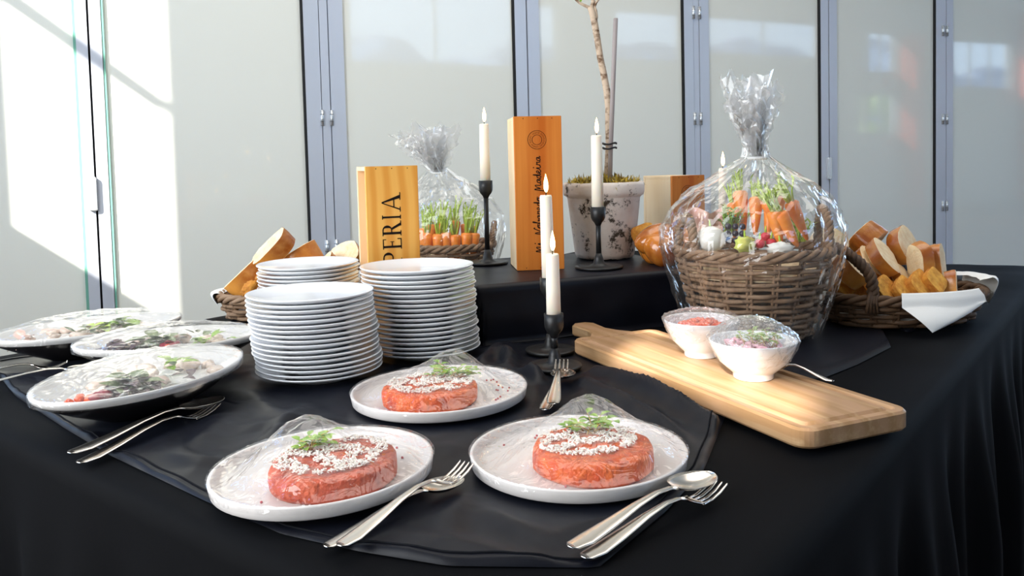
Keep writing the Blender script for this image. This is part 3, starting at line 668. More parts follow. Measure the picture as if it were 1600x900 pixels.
def cutlery(kind, tip, end, z, label, roll=0, tilt=0, L=.212):
    d = Vector((tip.x - end.x, tip.y - end.y, 0)); a = atan2(d.y, d.x); k = d.length / L
    o = thing(kind, label, kind.split('_')[-1], (end.x, end.y, z), (roll, tilt, a))
    o.scale = (k, k, 1)
    if kind == 'spoon': link('handle', SPH, o); link('bowl', SPB, o)
    else:
        link('handle', FKH, o); link('fork_root', FKR, o)
        for y in (-.0093, -.0031, .0031, .0093): link('tine', FKT, o, (0, y, .0013))
    return o
zc = TZ + .0055
cutlery('spoon', W(722, 755, zc), W(509, 858, zc), zc, 'silver spoon lying under the fork beside the beef tartare plate')
cutlery('fork', W(729, 750, zc), W(531, 870, zc), zc + .008, 'silver fork laid on a spoon beside the beef tartare plate', tilt=-.012)
cutlery('fork', W(1123, 768, zc), W(912, 877, zc), zc + .001, 'silver fork under the spoon beside the orange tartare plate')
cutlery('spoon', W(1114, 761, zc), W(891, 869, zc), zc + .006, 'silver spoon resting on a fork beside the orange tartare plate', tilt=-.01)
cutlery('spoon', W(887, 583, zc), W(850, 645, zc), zc + .002, 'silver spoon under the fork between tartare plate and candles', L=.225)
cutlery('fork', W(879, 580, zc), W(864, 648, zc), zc + .013, 'silver fork on a spoon between tartare plate and candles', L=.225)
cutlery('spoon', W(357, 634, zc), W(109, 722, zc), zc + .009, 'large silver spoon tucked under an oval dish beside a fork', L=.22)
cutlery('fork', W(335, 640, zc), W(123, 726, zc), zc, 'silver fork beside the large spoon tucked under an oval dish')
cutlery('fork', W(104, 573, zc), W(-75, 594, zc), zc, 'silver fork lying between the oval dishes with its handle over the table edge')
cutlery('spoon', W(170, 585, zc), W(-60, 615, zc), zc + .008, 'silver spoon lying alone between two oval dishes, handle towards the table edge')

# ================================================================== CUTTING BOARD WITH BOWLS
bd = thing('cutting_board', 'thick oak cutting board with juice groove and handle under two bowls', 'cutting board', (bc.x, bc.y, BT), (0, 0, ba))
mb = MB(); outer = rrect(bl, bw, .022, 6); n = len(outer)
rings = [(1, 0, 0), (0, .003, 0), (0, BTH - .003, 0), (-.003, BTH, 0), (-.013, BTH, 0), (-.016, BTH - .0035, 0), (-.021, BTH - .0035, 0), (-.025, BTH, 0)]
vs = []
for (ins, z, _) in rings:
    r_ = rrect(bl + 2 * min(0, ins) - (.004 if ins == 1 else 0), bw + 2 * min(0, ins) - (.004 if ins == 1 else 0), max(.006, .022 + min(0, ins)), 6); vs += [(x, y, z) for x, y in r_]
fs = [(i * n + k, i * n + (k + 1) % n, (i + 1) * n + (k + 1) % n, (i + 1) * n + k) for i in range(len(rings) - 1) for k in range(n)]
fs += [tuple(reversed(range(n))), tuple(range((len(rings) - 1) * n, len(rings) * n))]
mb.add(vs, fs, 0, False); mb.build('slab', M['board'], bd)
hp = [(-bl / 2 + .01, -.055), (-bl / 2 + .01, .055), (-bl / 2 - .03, .030), (-bl / 2 - .06, .022), (-bl / 2 - .12, .024), (-bl / 2 - .135, .012), (-bl / 2 - .135, -.012), (-bl / 2 - .12, -.024), (-bl / 2 - .06, -.022), (-bl / 2 - .03, -.030)]
MB().prism(hp, .002, BTH - .002, .003).build('handle', M['board'], bd)
def bowl(u, v, dia, h, label, k):
    z0 = BT + BTH; p = W(u, v, z0); r = dia / 2
    prof = [(0, 0), (r * .42, 0), (r * .46, .002), (r * .47, .009), (r * .55, .013), (r * .78, h * .45), (r * .94, h * .78), (r, h - .001), (r * .985, h + .0005), (r * .95, h - .002), (r * .88, h * .75), (r * .70, h * .45), (r * .45, .018), (0, .015)]
    tag(MB().lathe(prof, 56).build('bowl', M['porc'], None, (p.x, p.y, z0)), label, 'bowl'); return p, z0
p1, z1 = bowl(1096, 556, .122, .062, 'white footed bowl of chopped tomato at the back of the board', 1)
p2, z2 = bowl(1177, 590, .128, .058, 'white footed bowl of pink onions and cress on the board', 2)
rnd = random.Random(4)
t = thing('chopped_tomato', 'chopped orange red tomato heaped in the white bowl', 'tomato', (p1.x, p1.y, z1 + .03))
for k in range(46):
    a = rnd.uniform(0, 6.3); r = .036 * sqrt(rnd.random())
    MB().ell((cos(a) * r, sin(a) * r, .016 + .012 * (1 - r / .04) + rnd.uniform(0, .004)), (.010, .006, .005), 8, 5, .5, k, eul(rnd.uniform(-.6, .6), rnd.uniform(-.6, .6), rnd.uniform(0, 6))).build('tomato_piece', M['tomato'], t)
MB().lathe([(0, .0), (.045, .0), (.046, .012), (0, .02)], 24).build('tomato_bed', M['tomato'], t)
t = thing('onion_salad', 'pink pickled onion salad topped with green cress in the bowl', 'salad', (p2.x, p2.y, z2 + .028))
MB().lathe([(0, .0), (.046, .0), (.05, .012), (0, .02)], 24).build('salad_bed', M['whiteveg'], t)
for k in range(26):
    a = rnd.uniform(0, 6.3); r = .042 * sqrt(rnd.random()); x, y = cos(a) * r - .008, sin(a) * r; q = rnd.uniform(0, 6)
    pts = [(x + cos(q + w) * .011, y + sin(q + w) * .011, .019 + .004 * sin(w * 2 + k)) for w in (0, .5, 1, 1.5, 2, 2.5)]
    MB().tube(pts, .0032, 6).build('onion_slice', M['onion'], t)
for k in range(30):
    a = rnd.uniform(0, 6.3); r = .026 * sqrt(rnd.random()); b = Vector((.012 + cos(a) * r, sin(a) * r + .004, .020)); d = Vector((rnd.uniform(-.6, .6), rnd.uniform(-.6, .6), rnd.uniform(.3, 1))).normalized(); l = rnd.uniform(.012, .022)
    mb = MB().tube([b, b + d * l], .0006, 5, 1)
    for w in range(4): mb.leaf(b + d * l * (.7 + .1 * w), (cos(a + w * 1.57), sin(a + w * 1.57), .4), .009, .007)
    mb.build('cress_sprig', [M['herb'], M['stem']], t)
def bowl_film(p, z0, r, h, seed, peak, lab):
    def fn(u, v):
        t = 2 * pi * u
        if v < .6: q = v / .6; rr = r * 1.015 * q; z = h + .003 + peak * (1 - q * q) * .9
        else: q = (v - .6) / .4; rr = r * (1.03 - .32 * q + .05 * sin(q * pi)) * (1 + .035 * fn3(cos(t) * 3 + seed, sin(t) * 3, q * 4)); z = h + .002 - h * (.50 + .28 * fn3(cos(t) * 1.3 + seed, sin(t) * 1.3)) * q
        w = .0036 * abs(fn3(cos(t) * 6 + seed, sin(t) * 6, v * 8)) + .0026 * abs(fn3(cos(t) * 19, sin(t) * 19 + seed, v * 24))
        if v >= .6:        # stays outside the bowl's wall
            pr = [(.0, .47), (.013 / h, .55), (.45, .78), (.78, .94), (1.05, 1.0)]
            for (a0, b0), (a1, b1) in zip(pr, pr[1:]):
                if a0 <= z / h <= a1: rr = max(rr, r * (b0 + (b1 - b0) * (z / h - a0) / (a1 - a0)) + .0012)
        return (cos(t) * (rr + w), sin(t) * (rr + w), z + w * .8)
    tag(MB().grid(fn, 96, 36, wrapu=True).build('cling_film', M['film3'], None, (p.x, p.y, z0)), lab, 'cling film')
bowl_film(p1, z1, .061, .062, 1.7, .015, 'crinkled cling film wrapped over the tomato bowl')
bowl_film(p2, z2, .064, .058, 8.2, .034, 'puffy crinkled cling film wrapped over the onion salad bowl')
e_, t_ = W(1302, 599, BT + BTH), W(1200, 577, BT + BTH)
cutlery('spoon', t_, e_, BT + BTH + .001, 'small teaspoon on the board beside the onion salad bowl')

# ================================================================== CANDLES
def candle(u, v, z0, hh, hc, rb, label_h, label_c, y=None, lean=0, r=.0112):
    p = W(u, v, z0) if y is None else D(u, v, y)
    h = thing('candle_holder', label_h, 'candle holder', (p.x, p.y, z0))
    base = [(0, .0), (rb * .97, 0), (rb, .003), (rb * .985, .0055), (rb * .8, .0045), (rb * .45, .0055), (rb * .25, .010), (.010, .022), (.0062, .034)]
    MB().lathe(base, 48).build('base', M['iron'], h)
    MB().lathe([(.0062, .034), (.0056, hh * .5), (.0058, hh - .042)], 20).build('stem', M['iron'], h)
    MB().lathe([(.0058, hh - .042), (.0085, hh - .036), (.0135, hh - .030), (.0162, hh - .024), (.0168, hh - .016), (.0168, hh), (.0150, hh), (.0146, hh - .014), (0, hh - .016)], 28).build('cup', M['iron'], h)
    c = thing('candle', label_c, 'candle', (p.x, p.y, z0 + hh - .0145), (0, lean, 0))
    L = hc + .0145
    MB().lathe([(0, 0), (r * 1.12, 0), (r * 1.08, L * .5), (r, L - .004), (r * .9, L - .0008), (r * .6, L - .0022), (0, L - .003)], 28).build('wax', M['candle'], c)
    MB().tube([(0, 0, L - .004), (.0006, 0, L + .004), (.0018, 0, L + .009)], [.0009, .0008, .0006], 6).build('wick', M['wick'], c)
    MB().lathe([(0, 0), (.0022, .002), (.0042, .008), (.0044, .013), (.0034, .021), (.0016, .029), (0, .035)], 16, (.001, 0, L + .004)).build('flame', M['flame'], c)
zt = TZ + .004
candle(867, 574, zt + .002, .094, .104, .047, 'short black iron candle holder in front of the riser', 'ivory candle in the short black holder in front of the riser')
candle(860, 549, zt + .002, .140, .154, .047, 'medium black iron candle holder standing behind the short one', 'tall ivory candle rising right behind the front candle', lean=-.012)
candle(762, 412, RZ, .200, .136, .050, 'tallest black iron candle holder at the riser end by the plates', 'ivory candle in the tallest holder between pine box and tall box')
candle(936, 419, RZ, .138, .160, .054, 'black iron candle holder in front of the clay pot', 'tall ivory candle in front of the clay pot', r=.0122)
pc = D(1129, 262, 1.985)
h0_ = pc.z - .136 - (TZ + .003)
def back_candle():
    h = thing('candle_holder', 'slim black candle holder standing behind the gift basket', 'candle holder', (pc.x, pc.y, TZ + .003)); hh = h0_
    MB().lathe([(0, 0), (.048, 0), (.05, .004), (.02, .008), (.0062, .03)], 32).build('base', M['iron'], h)
    MB().lathe([(.0062, .03), (.0056, hh - .042)], 16).build('stem', M['iron'], h)
    MB().lathe([(.0058, hh - .042), (.0162, hh - .024), (.0168, hh), (.015, hh), (.0146, hh - .014), (0, hh - .016)], 24).build('cup', M['iron'], h)
    c = thing('candle', 'lit ivory candle peeking out behind the cellophane gift basket', 'candle', (pc.x, pc.y, TZ + .003 + hh - .0145)); L = .136 + .0145; r = .0092
    MB().lathe([(0, 0), (.012, 0), (r, L - .004), (r * .8, L - .001), (0, L - .003)], 24).build('wax', M['candle'], c)
    MB().tube([(0, 0, L - .004), (.001, 0, L + .009)], .0008, 6).build('wick', M['wick'], c)
    MB().lathe([(0, 0), (.0022, .002), (.0042, .008), (.0044, .013), (.0034, .021), (.0016, .029), (0, .035)], 16, (.001, 0, L + .004)).build('flame', M['flame'], c)
back_candle()

# ================================================================== WINE BOXES
def catmull(P, n=5):
    P = [Vector((p[0], p[1], 0)) for p in P]; P = [P[0]] + P + [P[-1]]; out = []
    for i in range(1, len(P) - 2):
        a, b, c, d = P[i - 1:i + 3]
        for k in range(n):
            t = k / n; out.append(.5 * ((2 * b) + (c - a) * t + (2 * a - 5 * b + 4 * c - d) * t * t + (3 * b - a - 3 * c + d) * t ** 3))
    out.append(P[-2]); return out
SCRIPT = {'M': [[(0, -.9), (.25, -.5), (.55, 1.5), (.75, .9), (.75, .1), (1.2, 1.1), (1.55, 1.3), (1.5, .3), (1.75, 0), (2.1, .3)], 2.0],
    'N': [[(0, -.9), (.3, -.6), (.65, 1.6), (.85, .9), (.9, 0), (1.4, 1.0), (1.8, 1.9), (1.95, 1.6)], 1.8],
    'i': [[(0, .2), (.3, 1), (.35, .2), (.6, 0), (.95, .3)], .95], 'o': [[(.1, .5), (.5, 1), (.1, .7), (.1, .2), (.5, 0), (.8, .45), (.55, .95), (1.1, .85)], 1.05],
    'b': [[(0, .3), (.5, 1.9), (.3, 1.95), (.2, .3), (.5, 0), (.85, .45), (.6, .85), (1.1, .7)], 1.05], 'a': [[(.75, .9), (.25, .8), (.1, .2), (.5, .1), (.8, .9), (.85, .1), (1.15, .25)], 1.1],
    'r': [[(0, .1), (.2, 1), (.3, .75), (.7, .9), (.65, .2), (.95, .15)], .92], 'e': [[(0, .3), (.6, .6), (.5, 1), (.15, .75), (.2, .15), (.6, 0), (1, .3)], .98],
    'd': [[(.7, .9), (.2, .8), (.1, .2), (.5, .05), (.85, 1.9), (.85, .1), (1.15, .25)], 1.1]}
def script_text(par, txt, x0, z0, xh, length):
    tot = sum(SCRIPT[c][1] if c != ' ' else 1.1 for c in txt); sc = length / tot; x = 0
    for c in txt:
        if c == ' ': x += 1.1; continue
        pl, w = SCRIPT[c]
        # runs upwards: letter top points to the left
        pts = [(x0 - p.y * xh, -.0002, z0 + (x + p.x) * sc) for p in catmull(pl)]
        mb = MB().tube(pts, .00095, 6)
        if c == 'i': mb.ell((x0 - 1.65 * xh, -.0002, z0 + (x + .4) * sc), (.0014, .0008, .0014), 8, 5)
        mb.build('script_letter', M['ink'], par); x += w
def serif(par, ch, x0, z0, cap, wid):
    T, t = .15, .06; P = []
    def q(*p): P.append(p)
    def rect(a, b, c, d): q((a, b), (c, b), (c, d), (a, d))
    def stem(x, th): rect(x, .0, x + th, 1); rect(x - .09, 0, x + th + .09, .045); rect(x - .09, .955, x + th + .09, 1)
    def arc(cx, cy, rx, ry, a0, a1):
        n = 9
        for k in range(n):
            u, v = a0 + (a1 - a0) * k / n, a0 + (a1 - a0) * (k + 1) / n
            def pt(a, o): th = .05 + .12 * max(0, cos(a)); return (cx + (rx + (0 if o else -th)) * cos(a), cy + (ry + (0 if o else -.055)) * sin(a))
            q(pt(u, 1), pt(v, 1), pt(v, 0), pt(u, 0))
    if ch == 'I': stem(.12, T); w = .42
    if ch == 'P': stem(.12, T); rect(.2, .945, .42, 1); rect(.2, .46, .42, .515); arc(.40, .73, .33, .27, -pi / 2, pi / 2); w = .78
    if ch == 'R': stem(.12, T); rect(.2, .945, .42, 1); rect(.2, .49, .42, .545); arc(.40, .745, .30, .255, -pi / 2, pi / 2); q((.40, .5), (.55, .5), (.88, .0), (.70, .0)); rect(.66, 0, .98, .045); w = .95
    if ch == 'E': stem(.12, T); rect(.2, .95, .72, 1); rect(.2, 0, .76, .05); rect(.2, .48, .56, .53); rect(.68, .82, .73, 1); rect(.71, 0, .77, .22); rect(.52, .40, .565, .61); w = .8
    if ch == 'A': q((.06, 0), (.13, 0), (.49, 1), (.44, 1)); q((.70, 0), (.88, 0), (.51, 1), (.44, 1)); rect(.22, .33, .70, .385); rect(-.02, 0, .24, .045); rect(.60, 0, 1.0, .045); w = .96
    mb = MB()
    for p in P:
        pp = [(x0 - y * cap, z0 + x / w * wid) for x, y in p]; n = len(pp)
        mb.add([(x, -.0006, z) for x, z in pp] + [(x, .0004, z) for x, z in pp], [tuple(range(n)), tuple(reversed(range(n, 2 * n)))] + [(i, i + n, (i + 1) % n + n, (i + 1) % n) for i in range(n)], 0, False)
    mb.build('printed_letter', M['ink'], par)
def logo(par, x, z, r):
    g = link('stamp_mark', None, par, (x, 0, z))
    for rr in (r, r * .53): MB().tube([(cos(a * pi / 24) * rr, 0, sin(a * pi / 24) * rr) for a in range(48)], .00055, 5, closed=True).build('ring', M['ink'], g)
    mb = MB()
    for k in range(34):
        if k % 7 == 6: continue
        a = 2 * pi * k / 34; rr = r * .76
        mb.box((cos(a) * rr, -.0001, sin(a) * rr), (.0005, .0008, r * .17), Matrix.Rotation(-(a - pi / 2) + (.35 if k % 2 else -.3), 3, 'Y'))
        if k % 2: mb.box((cos(a) * rr * 1.08, -.0001, sin(a) * rr * 1.08), (.0018, .0008, .0005), Matrix.Rotation(-(a - pi / 2), 3, 'Y'))
    mb.build('ring_lettering', M['ink'], g)
def wine_box(p, z0, w, dp, h, th, label, front, side, open_left=False):
    o = thing('wine_box', label, 'box', (p.x, p.y, z0), (0, 0, th)); t = .009
    def pan(nm, x0, x1, y0, y1, a, b, m): return MB().prism(rrect(x1 - x0, y1 - y0, .0012, 2, (x0 + x1) / 2, (y0 + y1) / 2), a, b, .0008).build(nm, m, o)
    pan('front_panel', 0, w, 0, t, 0, h, front)
    pan('back_panel', 0, w, dp - t, dp, 0, h, side)
    pan('top_panel', .0003, w, t, dp - t, h - t, h - .0005, side); pan('base_panel', .0003, w, t, dp - t, 0, t, side)
    pan('side_panel', w - t, w - .0003, t, dp - t, t, h - t, side)
    if open_left: pan('lid', .026, .032, t, dp - t, t, h - t, front)
    else: pan('side_panel', .0003, t, t, dp - t, t, h - t, side)
    mb = MB()
    for q in (.2, .5, .8):
        for zz in (h - .005, .005): mb.tube([(w * q, -.0003, zz), (w * q, .001, zz)], .0011, 8)
    mb.build('nail', M['ink'], o)
    return o
pl = W(808, 423, RZ)
b1 = wine_box(pl, RZ, .1075, .125, .343, radians(6.5), 'tall orange pine wine box with round stamp and handwritten script', M['cedar'], M['pale'])
logo(b1, .0515, .343 - .0525, .0205)
script_text(b1, 'Mi Nobaredo Madeira', .058, .036, .0095, .218)
pl = D(579, 520, 1.64)
b2 = wine_box(pl, TZ + .0035, .1075, .105, .357, radians(20), 'yellow pine wine box with black serif lettering behind the plates', M['pine'], M['pale'], True)
top = .357
for ch, a, b in (('A', .055, .0925), ('I', .098, .1085), ('R', .112, .1425), ('E', .146, .1695), ('P', .1735, .199)): serif(b2, ch, .0695, top - b, .0385, b - a)
pl = D(1053, 440, 2.15)
b3 = wine_box(pl, TZ + .001, .108, .128, .315, radians(27), 'orange pine wine box with round stamp behind the braided bread', M['cedar'], M['pale'])
logo(b3, .05, .315 - .047, .0205)

# ================================================================== POTTED TREE
pp = D(945, 400, 2.03); pt = thing('potted_tree', 'bare little tree tied to a stake in a weathered clay pot', 'potted tree', (pp.x, pp.y, RZ + .002))
PHT = .186
mb = MB(); n = 64; prof = [(.062, 0), (.070, .0015), (.074, .012), (.0905, .148), (.0925, .151), (.0985, .155), (.1005, .162), (.101, .178), (.0985, .185), (.093, PHT), (.0885, .183), (.086, .165), (0, .163)]
vs = []
for (r, z) in prof:
    for k in range(n):
        q = 2 * pi * k / n; f = 1 + .012 * fn3(cos(q) * 3, sin(q) * 3, z * 25) ; vs.append((cos(q) * r * f, sin(q) * r * f, z + (.003 * fn3(cos(q) * 6, sin(q) * 6, 1) if z < .003 else .0015 * fn3(cos(q) * 4, sin(q) * 4, z * 9))))
mb.add(vs, [(i * n + k, i * n + (k + 1) % n, (i + 1) * n + (k + 1) % n, (i + 1) * n + k) for i in range(len(prof) - 1) for k in range(n)]); mb.build('pot', M['pot'], pt)
mb = MB(); rnd = random.Random(8)
mb.grid(lambda u, v: (cos(2 * pi * u) * .088 * v, sin(2 * pi * u) * .088 * v, .170 + .012 * (1 - v * v) + .006 * fn3(cos(2 * pi * u) * v * 4, sin(2 * pi * u) * v * 4)), 40, 10, wrapu=True)
mb.build('soil', M['soil'], pt)
mb = MB()
for k in range(900):
    a = rnd.uniform(0, 6.3); r = .088 * sqrt(rnd.random()); x, y = cos(a) * r, sin(a) * r; z = .179 + .014 * (1 - (r / .088) ** 2); d = Vector((rnd.uniform(-1, 1), rnd.uniform(-1, 1), rnd.uniform(0, 1.0)))
    mb.leaf((x, y, z), d, rnd.uniform(.010, .024), rnd.uniform(.002, .005), bend=rnd.uniform(-.4, .9))
o = mb.build('moss', M['moss'], pt); o['kind'] = 'stuff'
def TP(u, v, y=2.03): return D(u, v, y) - Vector((pp.x, pp.y, RZ))
tk = [(949, 288), (951, 255), (952, 225), (951, 195), (951, 170), (948, 142), (943, 115), (938, 92), (934, 66), (930, 42), (926, 22), (922, 12)]
MB().tube([TP(*p) for p in tk], [.0105, .0098, .0092, .0088, .0085, .0085, .0083, .008, .008, .0082, .0085, .007], 12).build('trunk', M['trunk'], pt)
for br, rr in (([(923, 14), (914, 10), (906, 6), (899, 0), (893, -12), (890, -30)], .0042), ([(924, 16), (927, 4), (924, -10), (921, -35)], .0055), ([(926, 20), (931, 6), (937, -2), (941, -25)], .0036), ([(929, 38), (932, 28), (931, 18), (928, 10)], .0045)):
    MB().tube([TP(*p) for p in br], [rr * (1 - .1 * i) for i in range(len(br))], 8).build('branch', M['trunk'], pt)
mb = MB()
for (u, v, dx) in ((907, 6, .2), (893, -15, -.6), (921, -30, .1), (941, -25, .6), (918, -20, -.4)):
    mb.leaf(TP(u, v), (dx, .2, 1), .035, .013)
    mb.leaf(TP(u, v - 6), (-dx - .3, -.2, .8), .03, .012)
mb.build('leaf', M['herb'], pt)
MB().tube([TP(953, 290, 2.0), TP(954, 240, 2.0), TP(958, 130, 2.0), TP(962, 30, 2.0)], .0056, 10).build('stake', M['stake'], pt)
mb = MB()
for z_ in (226, 233): mb.tube([TP(952.5, z_, 2.012) + Vector((cos(a * pi / 8) * .0165, sin(a * pi / 8) * .026, .002 * sin(a))) for a in range(16)], .0022, 6, closed=True)
mb.build('tie', M['gasket'], pt)

# ================================================================== BREAD
def slice_bread(loc, rot, w, h, t, seed, label, group, kind='white', wedge=0.0, par=None):
    rnd = random.Random(seed); n = 18; prof = []
    for k in range(n):          # flat-bottomed loaf section
        a = 2 * pi * k / n; x, z = cos(a), sin(a)
        ex, ez = (.75, .8 if z > 0 else .55) if kind == 'white' else (.4, .5)
        x = math.copysign(abs(x) ** ex, x); z = math.copysign(abs(z) ** ez, z)
        prof.append((x * w / 2 * (1 + .13 * fn3(a, seed)), h / 2 + z * h / 2 * (1 + .15 * fn3(a * 1.3, seed + 4))))
    o = thing('bread_slice' if kind == 'white' else 'cornbread_slice', label, 'bread', loc, rot, group)
    def face(y, sgn):
        mb = MB(); kk = 1 + wedge * sgn; vs = []
        for q in (1.0, .94, .6): vs += [(x * q * kk, y + sgn * (.0 if q > .97 else .0012 + .0015 * fn3(x * 60, z * 60, seed)), (h / 2 + (z - h / 2) * q * kk)) for x, z in prof]
        vs.append((0, y + sgn * .002, h / 2)); fs = []
        for r in range(2):
            for k in range(n): l = (k + 1) % n; fs.append((r * n + k, r * n + l, (r + 1) * n + l, (r + 1) * n + k))
        for k in range(n): fs.append((2 * n + k, 2 * n + (k + 1) % n, 3 * n))
        mb.add(vs, fs); return mb
    for y, sg in ((-t / 2, -1), (t / 2, 1)): face(y, sg).build('crumb', M['crumb' if kind == 'white' else 'corn'], o)
    mb = MB(); vs = []
    for j in range(6):
        f = j / 5; y = -t / 2 + t * f; kk = 1 + wedge * (2 * f - 1) + .02 * sin(f * pi)
        vs += [(x * kk + (.002 * fn3(x * 40 + seed, z * 40, f * 3) if kind != 'white' else 0), y, h / 2 + (z - h / 2) * kk + (.002 * fn3(x * 50, z * 50 + seed, f * 4) if kind != 'white' else .0015 * fn3(x * 30, f * 4, seed))) for x, z in prof]
    mb.add(vs, [(j * n + k, j * n + (k + 1) % n, (j + 1) * n + (k + 1) % n, (j + 1) * n + k) for j in range(5) for k in range(n)])
    mb.build('crust', M['crust' if kind == 'white' else 'corncrust'], o); return o
# braided loaf on the riser
lp = D(1032, 400, 1.87); lo = thing('braided_loaf', 'shiny golden braided loaf beside the clay pot', 'bread', (lp.x, lp.y, RZ))
for (u, v, y, rx, ry, rz_, rot, sd) in ((1026, 373, 1.88, .054, .038, .033, (0, -.35, .2), 1), (1036, 399, 1.845, .046, .036, .037, (.2, .5, -.1), 2), (1080, 380, 1.92, .05, .04, .036, (0, .4, .3), 3), (1073, 402, 1.88, .045, .036, .034, (0, -.3, 0), 4), (1020, 400, 1.89, .026, .03, .027, (0, .2, 0), 5)):
    c = D(u, v, y) - Vector((lp.x, lp.y, RZ)); c.z = max(c.z, rz_ * .92)
    MB().ell(c, (rx, ry, rz_), 24, 14, .06, sd, eul(*rot), freq=1.4).build('strand', M['loaf'], lo)
s_ = D(1023, 345, 1.962)
slice_bread((s_.x, s_.y, RZ + .006), (-.25, -.35, .5), .06, .085, .02, 31, 'porous brown bread slice leaning behind the braided loaf', None, 'corn')

# ================================================================== WICKER
def wicker(name, label, cat, c, at, bt, ab, bb, h, rows, nst, rot, mt, rs=.0052, z0=TZ + .006, paired=True, rimr=.0075, flare=1.0):
    o = thing(name, label, cat, (c.x, c.y, z0), (0, 0, rot)); rnd = random.Random(int(at * 999) + rows)
    def rad(f): g = f ** flare; return ab + (at - ab) * g, bb + (bt - bb) * g
    for k in range(nst):
        for sgn in ((-1, 1) if paired else (0,)):
            a = 2 * pi * k / nst + sgn * .028; pts = []
            for f in (0, .25, .5, .75, 1.0): ra, rb = rad(f); pts.append((cos(a) * ra, sin(a) * rb, h * f))
            MB().tube(pts, rs * .62, 6).build('stake', mt, o)
    seg = nst * 6
    for r in range(rows):
        f = (r + .5) / rows; ra, rb = rad(f); pts = []; ph = rnd.uniform(0, 6)
        for k in range(seg):
            a = 2 * pi * k / seg; w = rs * 1.05 * sin(nst / 2 * a + pi * r) ; zz = h * f + rs * .25 * sin(a * 3 + ph) + rs * .3 * fn3(a * 4, r)
            pts.append((cos(a) * (ra + w), sin(a) * (rb + w), zz))
        MB().tube(pts, [rs * (.86 + .2 * fn3(k * .21, r * 3.3)) for k in range(seg)], 6, closed=True).build('weave_strand', mt, o)
    ra, rb = rad(1)
    for j in range(3):
        pts = [(cos(2 * pi * k / 120) * (ra + rimr * .8 * cos(k * .55 + j * 2.09)), sin(2 * pi * k / 120) * (rb + rimr * .8 * cos(k * .55 + j * 2.09)), h + .003 + rimr * .8 * sin(k * .55 + j * 2.09)) for k in range(120)]
        MB().tube(pts, rimr * .72, 6, closed=True).build('rim_strand', mt, o)
    MB().lathe([(0, 0), (ab * .99, 0), (ab * .99, .006), (0, .007)], 40, sy=bb / ab).build('base', mt, o)
    return o
def rope(o, pts, r, mt, name='handle', turns=9):
    P = [Vector(p) for p in pts]; cr = []
    for i in range(len(P) - 1):
        a, b, c, d = P[max(0, i - 1)], P[i], P[i + 1], P[min(len(P) - 1, i + 2)]
        for k in range(10):
            t = k / 10; cr.append(.5 * ((2 * b) + (c - a) * t + (2 * a - 5 * b + 4 * c - d) * t * t + (3 * b - a - 3 * c + d) * t ** 3))
    cr.append(P[-1]); hd = link(name, None, o)
    for j in range(3):
        out = []; ref = Vector((0, 0, 1)).cross((cr[-1] - cr[0]))
        for i, p in enumerate(cr):
            t = (cr[min(i + 1, len(cr) - 1)] - cr[max(i - 1, 0)]).normalized(); x = t.orthogonal() if ref.length < 1e-6 else (ref - t * ref.dot(t)).normalized(); y = t.cross(x)
            a = 2 * pi * (turns * i / len(cr) + j / 3); out.append(p + (x * cos(a) + y * sin(a)) * r * .62)
        MB().tube(out, r * .62, 6).build('handle_strand', mt, hd)
def carrot(base, d, L, r, label, group, seed, green=.05, ngreen=10):
    rnd = random.Random(seed); d = Vector(d).normalized(); q = d.to_track_quat('Z', 'Y').to_euler()
    o = thing('carrot', label, 'carrot', base, q, group)      # base = tip, axis = towards the crown
    MB().lathe([(0, 0), (r * .25, L * .04), (r * .55, L * .3), (r * .85, L * .7), (r, L * .92), (r * .8, L * .985), (r * .3, L), (0, L)], 16, wob=.05, seed=seed).build('root', M['carrot'], o)
    g = MB()
    for k in range(ngreen):
        a = rnd.uniform(0, 6.3); e = rnd.uniform(.05, .35); dd = Vector((cos(a) * sin(e), sin(a) * sin(e), cos(e))); l = green * rnd.uniform(.6, 1.15); b = Vector((cos(a) * r * .3, sin(a) * r * .3, L * .97))
        m_ = b + dd * l * .5; tp = b + dd * l + Vector((rnd.uniform(-1, 1), rnd.uniform(-1, 1), 0)) * l * .15
        g.tube([b, m_, tp], [.0026, .0021, .001], 5)
        for w in range(3): g.leaf(m_.lerp(tp, .35 * w + .2), Vector((rnd.uniform(-1, 1), rnd.uniform(-1, 1), .8)), .012, .004)
    g.build('greens', M['greens'], o); return o

